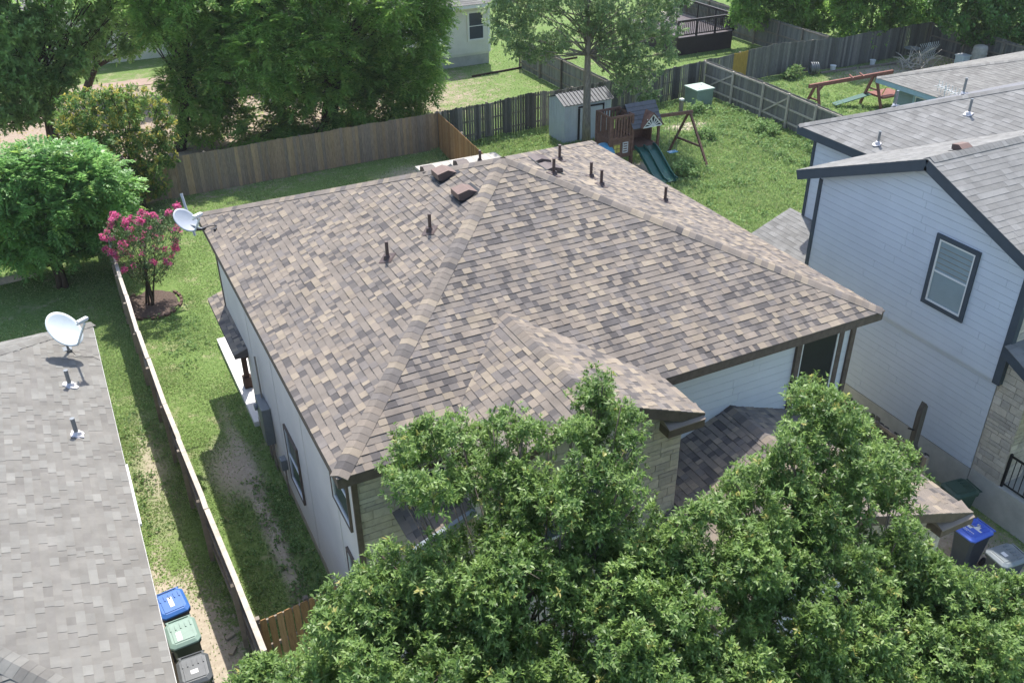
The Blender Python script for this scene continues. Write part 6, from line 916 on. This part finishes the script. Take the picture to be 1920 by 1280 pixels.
# ------------------------------------------------------------------ grass and weeds
def inell(x, y, soft=.25):
    w_ = np.ones(len(x))
    for (cx, cy, rx, ry, k, s) in PATCHES:
        d = np.sqrt(((x-cx)/rx)**2+((y-cy)/ry)**2)+RNG.normal(0, .18, len(x)); w_ *= np.where(d < 1, (.05 if s < .3 else .35) if k == 'd' else .02, 1)
    return w_
def blades(name, x0, x1, y0, y1, dens, h, wd, lm, tone=.5, clumpy=.5, poly=None, holes=(), lean=.5):
    n = int((x1-x0)*(y1-y0)*dens); x = RNG.uniform(x0, x1, n); y = RNG.uniform(y0, y1, n)
    f = .5+.25*np.sin(x*1.7+np.sin(y*1.3)*1.5)+.25*np.sin(y*2.1+np.cos(x*1.1)*2.0); keep = RNG.random(n) < inell(x, y)*(1-clumpy+clumpy*f)
    for (a, b, c, d) in holes: keep &= ~((x > a) & (x < b) & (y > c) & (y < d))
    x, y, f = x[keep], y[keep], f[keep]; n = len(x)
    P = np.stack([x, y, np.full(n, .0)], 1); D = unit(n)*lean; D[:, 2] = 1; Nv = unit(n)
    V, C = leaf_quads(P, D, Nv, h*RNG.uniform(.5, 1.3, n)*(.6+.7*f), np.full(n, wd), np.clip(RNG.normal(tone, .22, n)+(f-.5)*.4, 0, 1), (RNG.random(n) < .06)*.8)
    o = np_mesh(name, V, 4, C, lm); tag(o, kind='stuff'); return o
g1 = blades('side_yard_grass', -3.4, .28, -1, 26.9, 1500, .05, .026, L_GRASS, holes=((.1, .3, 9.4, 14.5), (-2.2,-.3,16.8,19.1)), lean=2.2, clumpy=.75); tag(g1, 'short patchy grass between the left fence and the middle house', 'grass')
g1 = blades('back_lawn_grass', .28, 13, 12, 27.2, 500, .06, .03, L_GRASS, holes=((.1, 3.4, 9.4, 14.5),), lean=1.8); tag(g1, 'shaded lawn in front of the tan back fence', 'grass')
g1 = blades('left_lawn_grass', -12, -2.1, 10, 26, 330, .06, .026, L_GRASS, lean=1.8); tag(g1, 'shaded lawn under the bright green tree', 'grass')
g1 = blades('weedy_yard_grass', 12.7, 29.3, 10.5, 28.2, 700, .15, .038, L_GRASS, tone=.7, holes=((18.5,21.2,25.1,26.8),), lean=1.3); tag(g1, 'long rough grass in the play set yard', 'grass')
g1 = blades('far_lawn_grass', 13, 38.5, 28.3, 44, 110, .07, .04, L_GRASS, tone=.6, holes=((8,21.9,39.9,60),(32.5,36.9,35.8,41.6)), lean=1.8); tag(g1, 'sunny lawns beyond the dark picket fence', 'grass')
g1 = blades('right_yard_grass', 29.5, 47, 18, 29, 230, .11, .036, L_GRASS, tone=.6, holes=((31.8,48,7,19.4),), lean=1.4); tag(g1, 'rough grass round the red-brown swing frame', 'grass')
g1 = blades('gap_grass', 11.6, 14.7, -6, 6, 350, .08, .026, L_GRASS, lean=1.8); tag(g1, 'dark grass in the gap beside the blue-grey house', 'grass')
def weeds(name, zones, label, L, W, lm=L_WEED, tone=.6):
    cl = []
    for (x0, x1, y0, y1, n, r) in zones:
        for _ in range(n): rr = r*random.uniform(.5, 1.3); cl.append((random.uniform(x0, x1), random.uniform(y0, y1), rr*.2, rr))
    V, C = foliage(cl, 34, 6, L, W, tipf=.04, subr=.13, up=.7, flat=.6, tone=tone); V[:, 2] = np.abs(V[:, 2])+.005
    o = np_mesh(name, V, 4, C, lm); tag(o, label, 'weeds', kind='stuff')
weeds('weeds', [(21,29,22,28.3,210,.28),(26,29.2,15,24,150,.3),(23,29,17,22,90,.2),(13.5,18,23,27.6,100,.2),(20.5,24,17,20,34,.26),(14,20,12,22,60,.15),(30,36,20,28.5,130,.25),(20,28,12,18,130,.15)], 'leafy green weeds spreading along the fences and round the play set', .075, .045)
weeds('side_weeds', [(-.6,.15,.8,7.5,150,.10),(-1.4,-.8,2,7,40,.07),(-3.1,-2.3,6.5,12,50,.07),(-1.5,-.5,13,17,35,.09),(-1.0,0,14,18,25,.1)], 'low dark weeds along the foot of the long side wall', .05, .034, tone=.45)
# fallen leaves on the bare soil
n = 2600; x = RNG.uniform(-8, 14, n); y = RNG.uniform(28.5, 44, n); P = np.stack([x, y, np.full(n, .02)], 1); D = unit(n); D[:, 2] *= .2; V, C = leaf_quads(P, D, np.tile((0, 0, 1.), (n, 1))+unit(n)*.3, np.full(n, .14), np.full(n, .07), RNG.random(n), np.ones(n)*.8)
tag(np_mesh('fallen_leaves', V, 4, C, L_AUTUMN), 'scattered dry leaves on the brown dirt yard', 'leaves', kind='stuff')


# ------------------------------------------------------------------ thin haze volume, added to soften contrast and lift shadows
hm = bpy.data.materials.new('haze'); hm.use_nodes = True; t_ = hm.node_tree; t_.nodes.remove(t_.nodes['Principled BSDF'])
pv = t_.nodes.new('ShaderNodeVolumePrincipled'); pv.inputs['Density'].default_value = .00025; pv.inputs['Color'].default_value = (.97,.98,1,1); pv.inputs['Anisotropy'].default_value = .2
t_.links.new(pv.outputs[0], t_.nodes['Material Output'].inputs['Volume'])
mb = MB(); mb.box(-270, 330, -130, 470, -1, 22); o = mb.build('haze', hm); tag(o, kind='stuff')
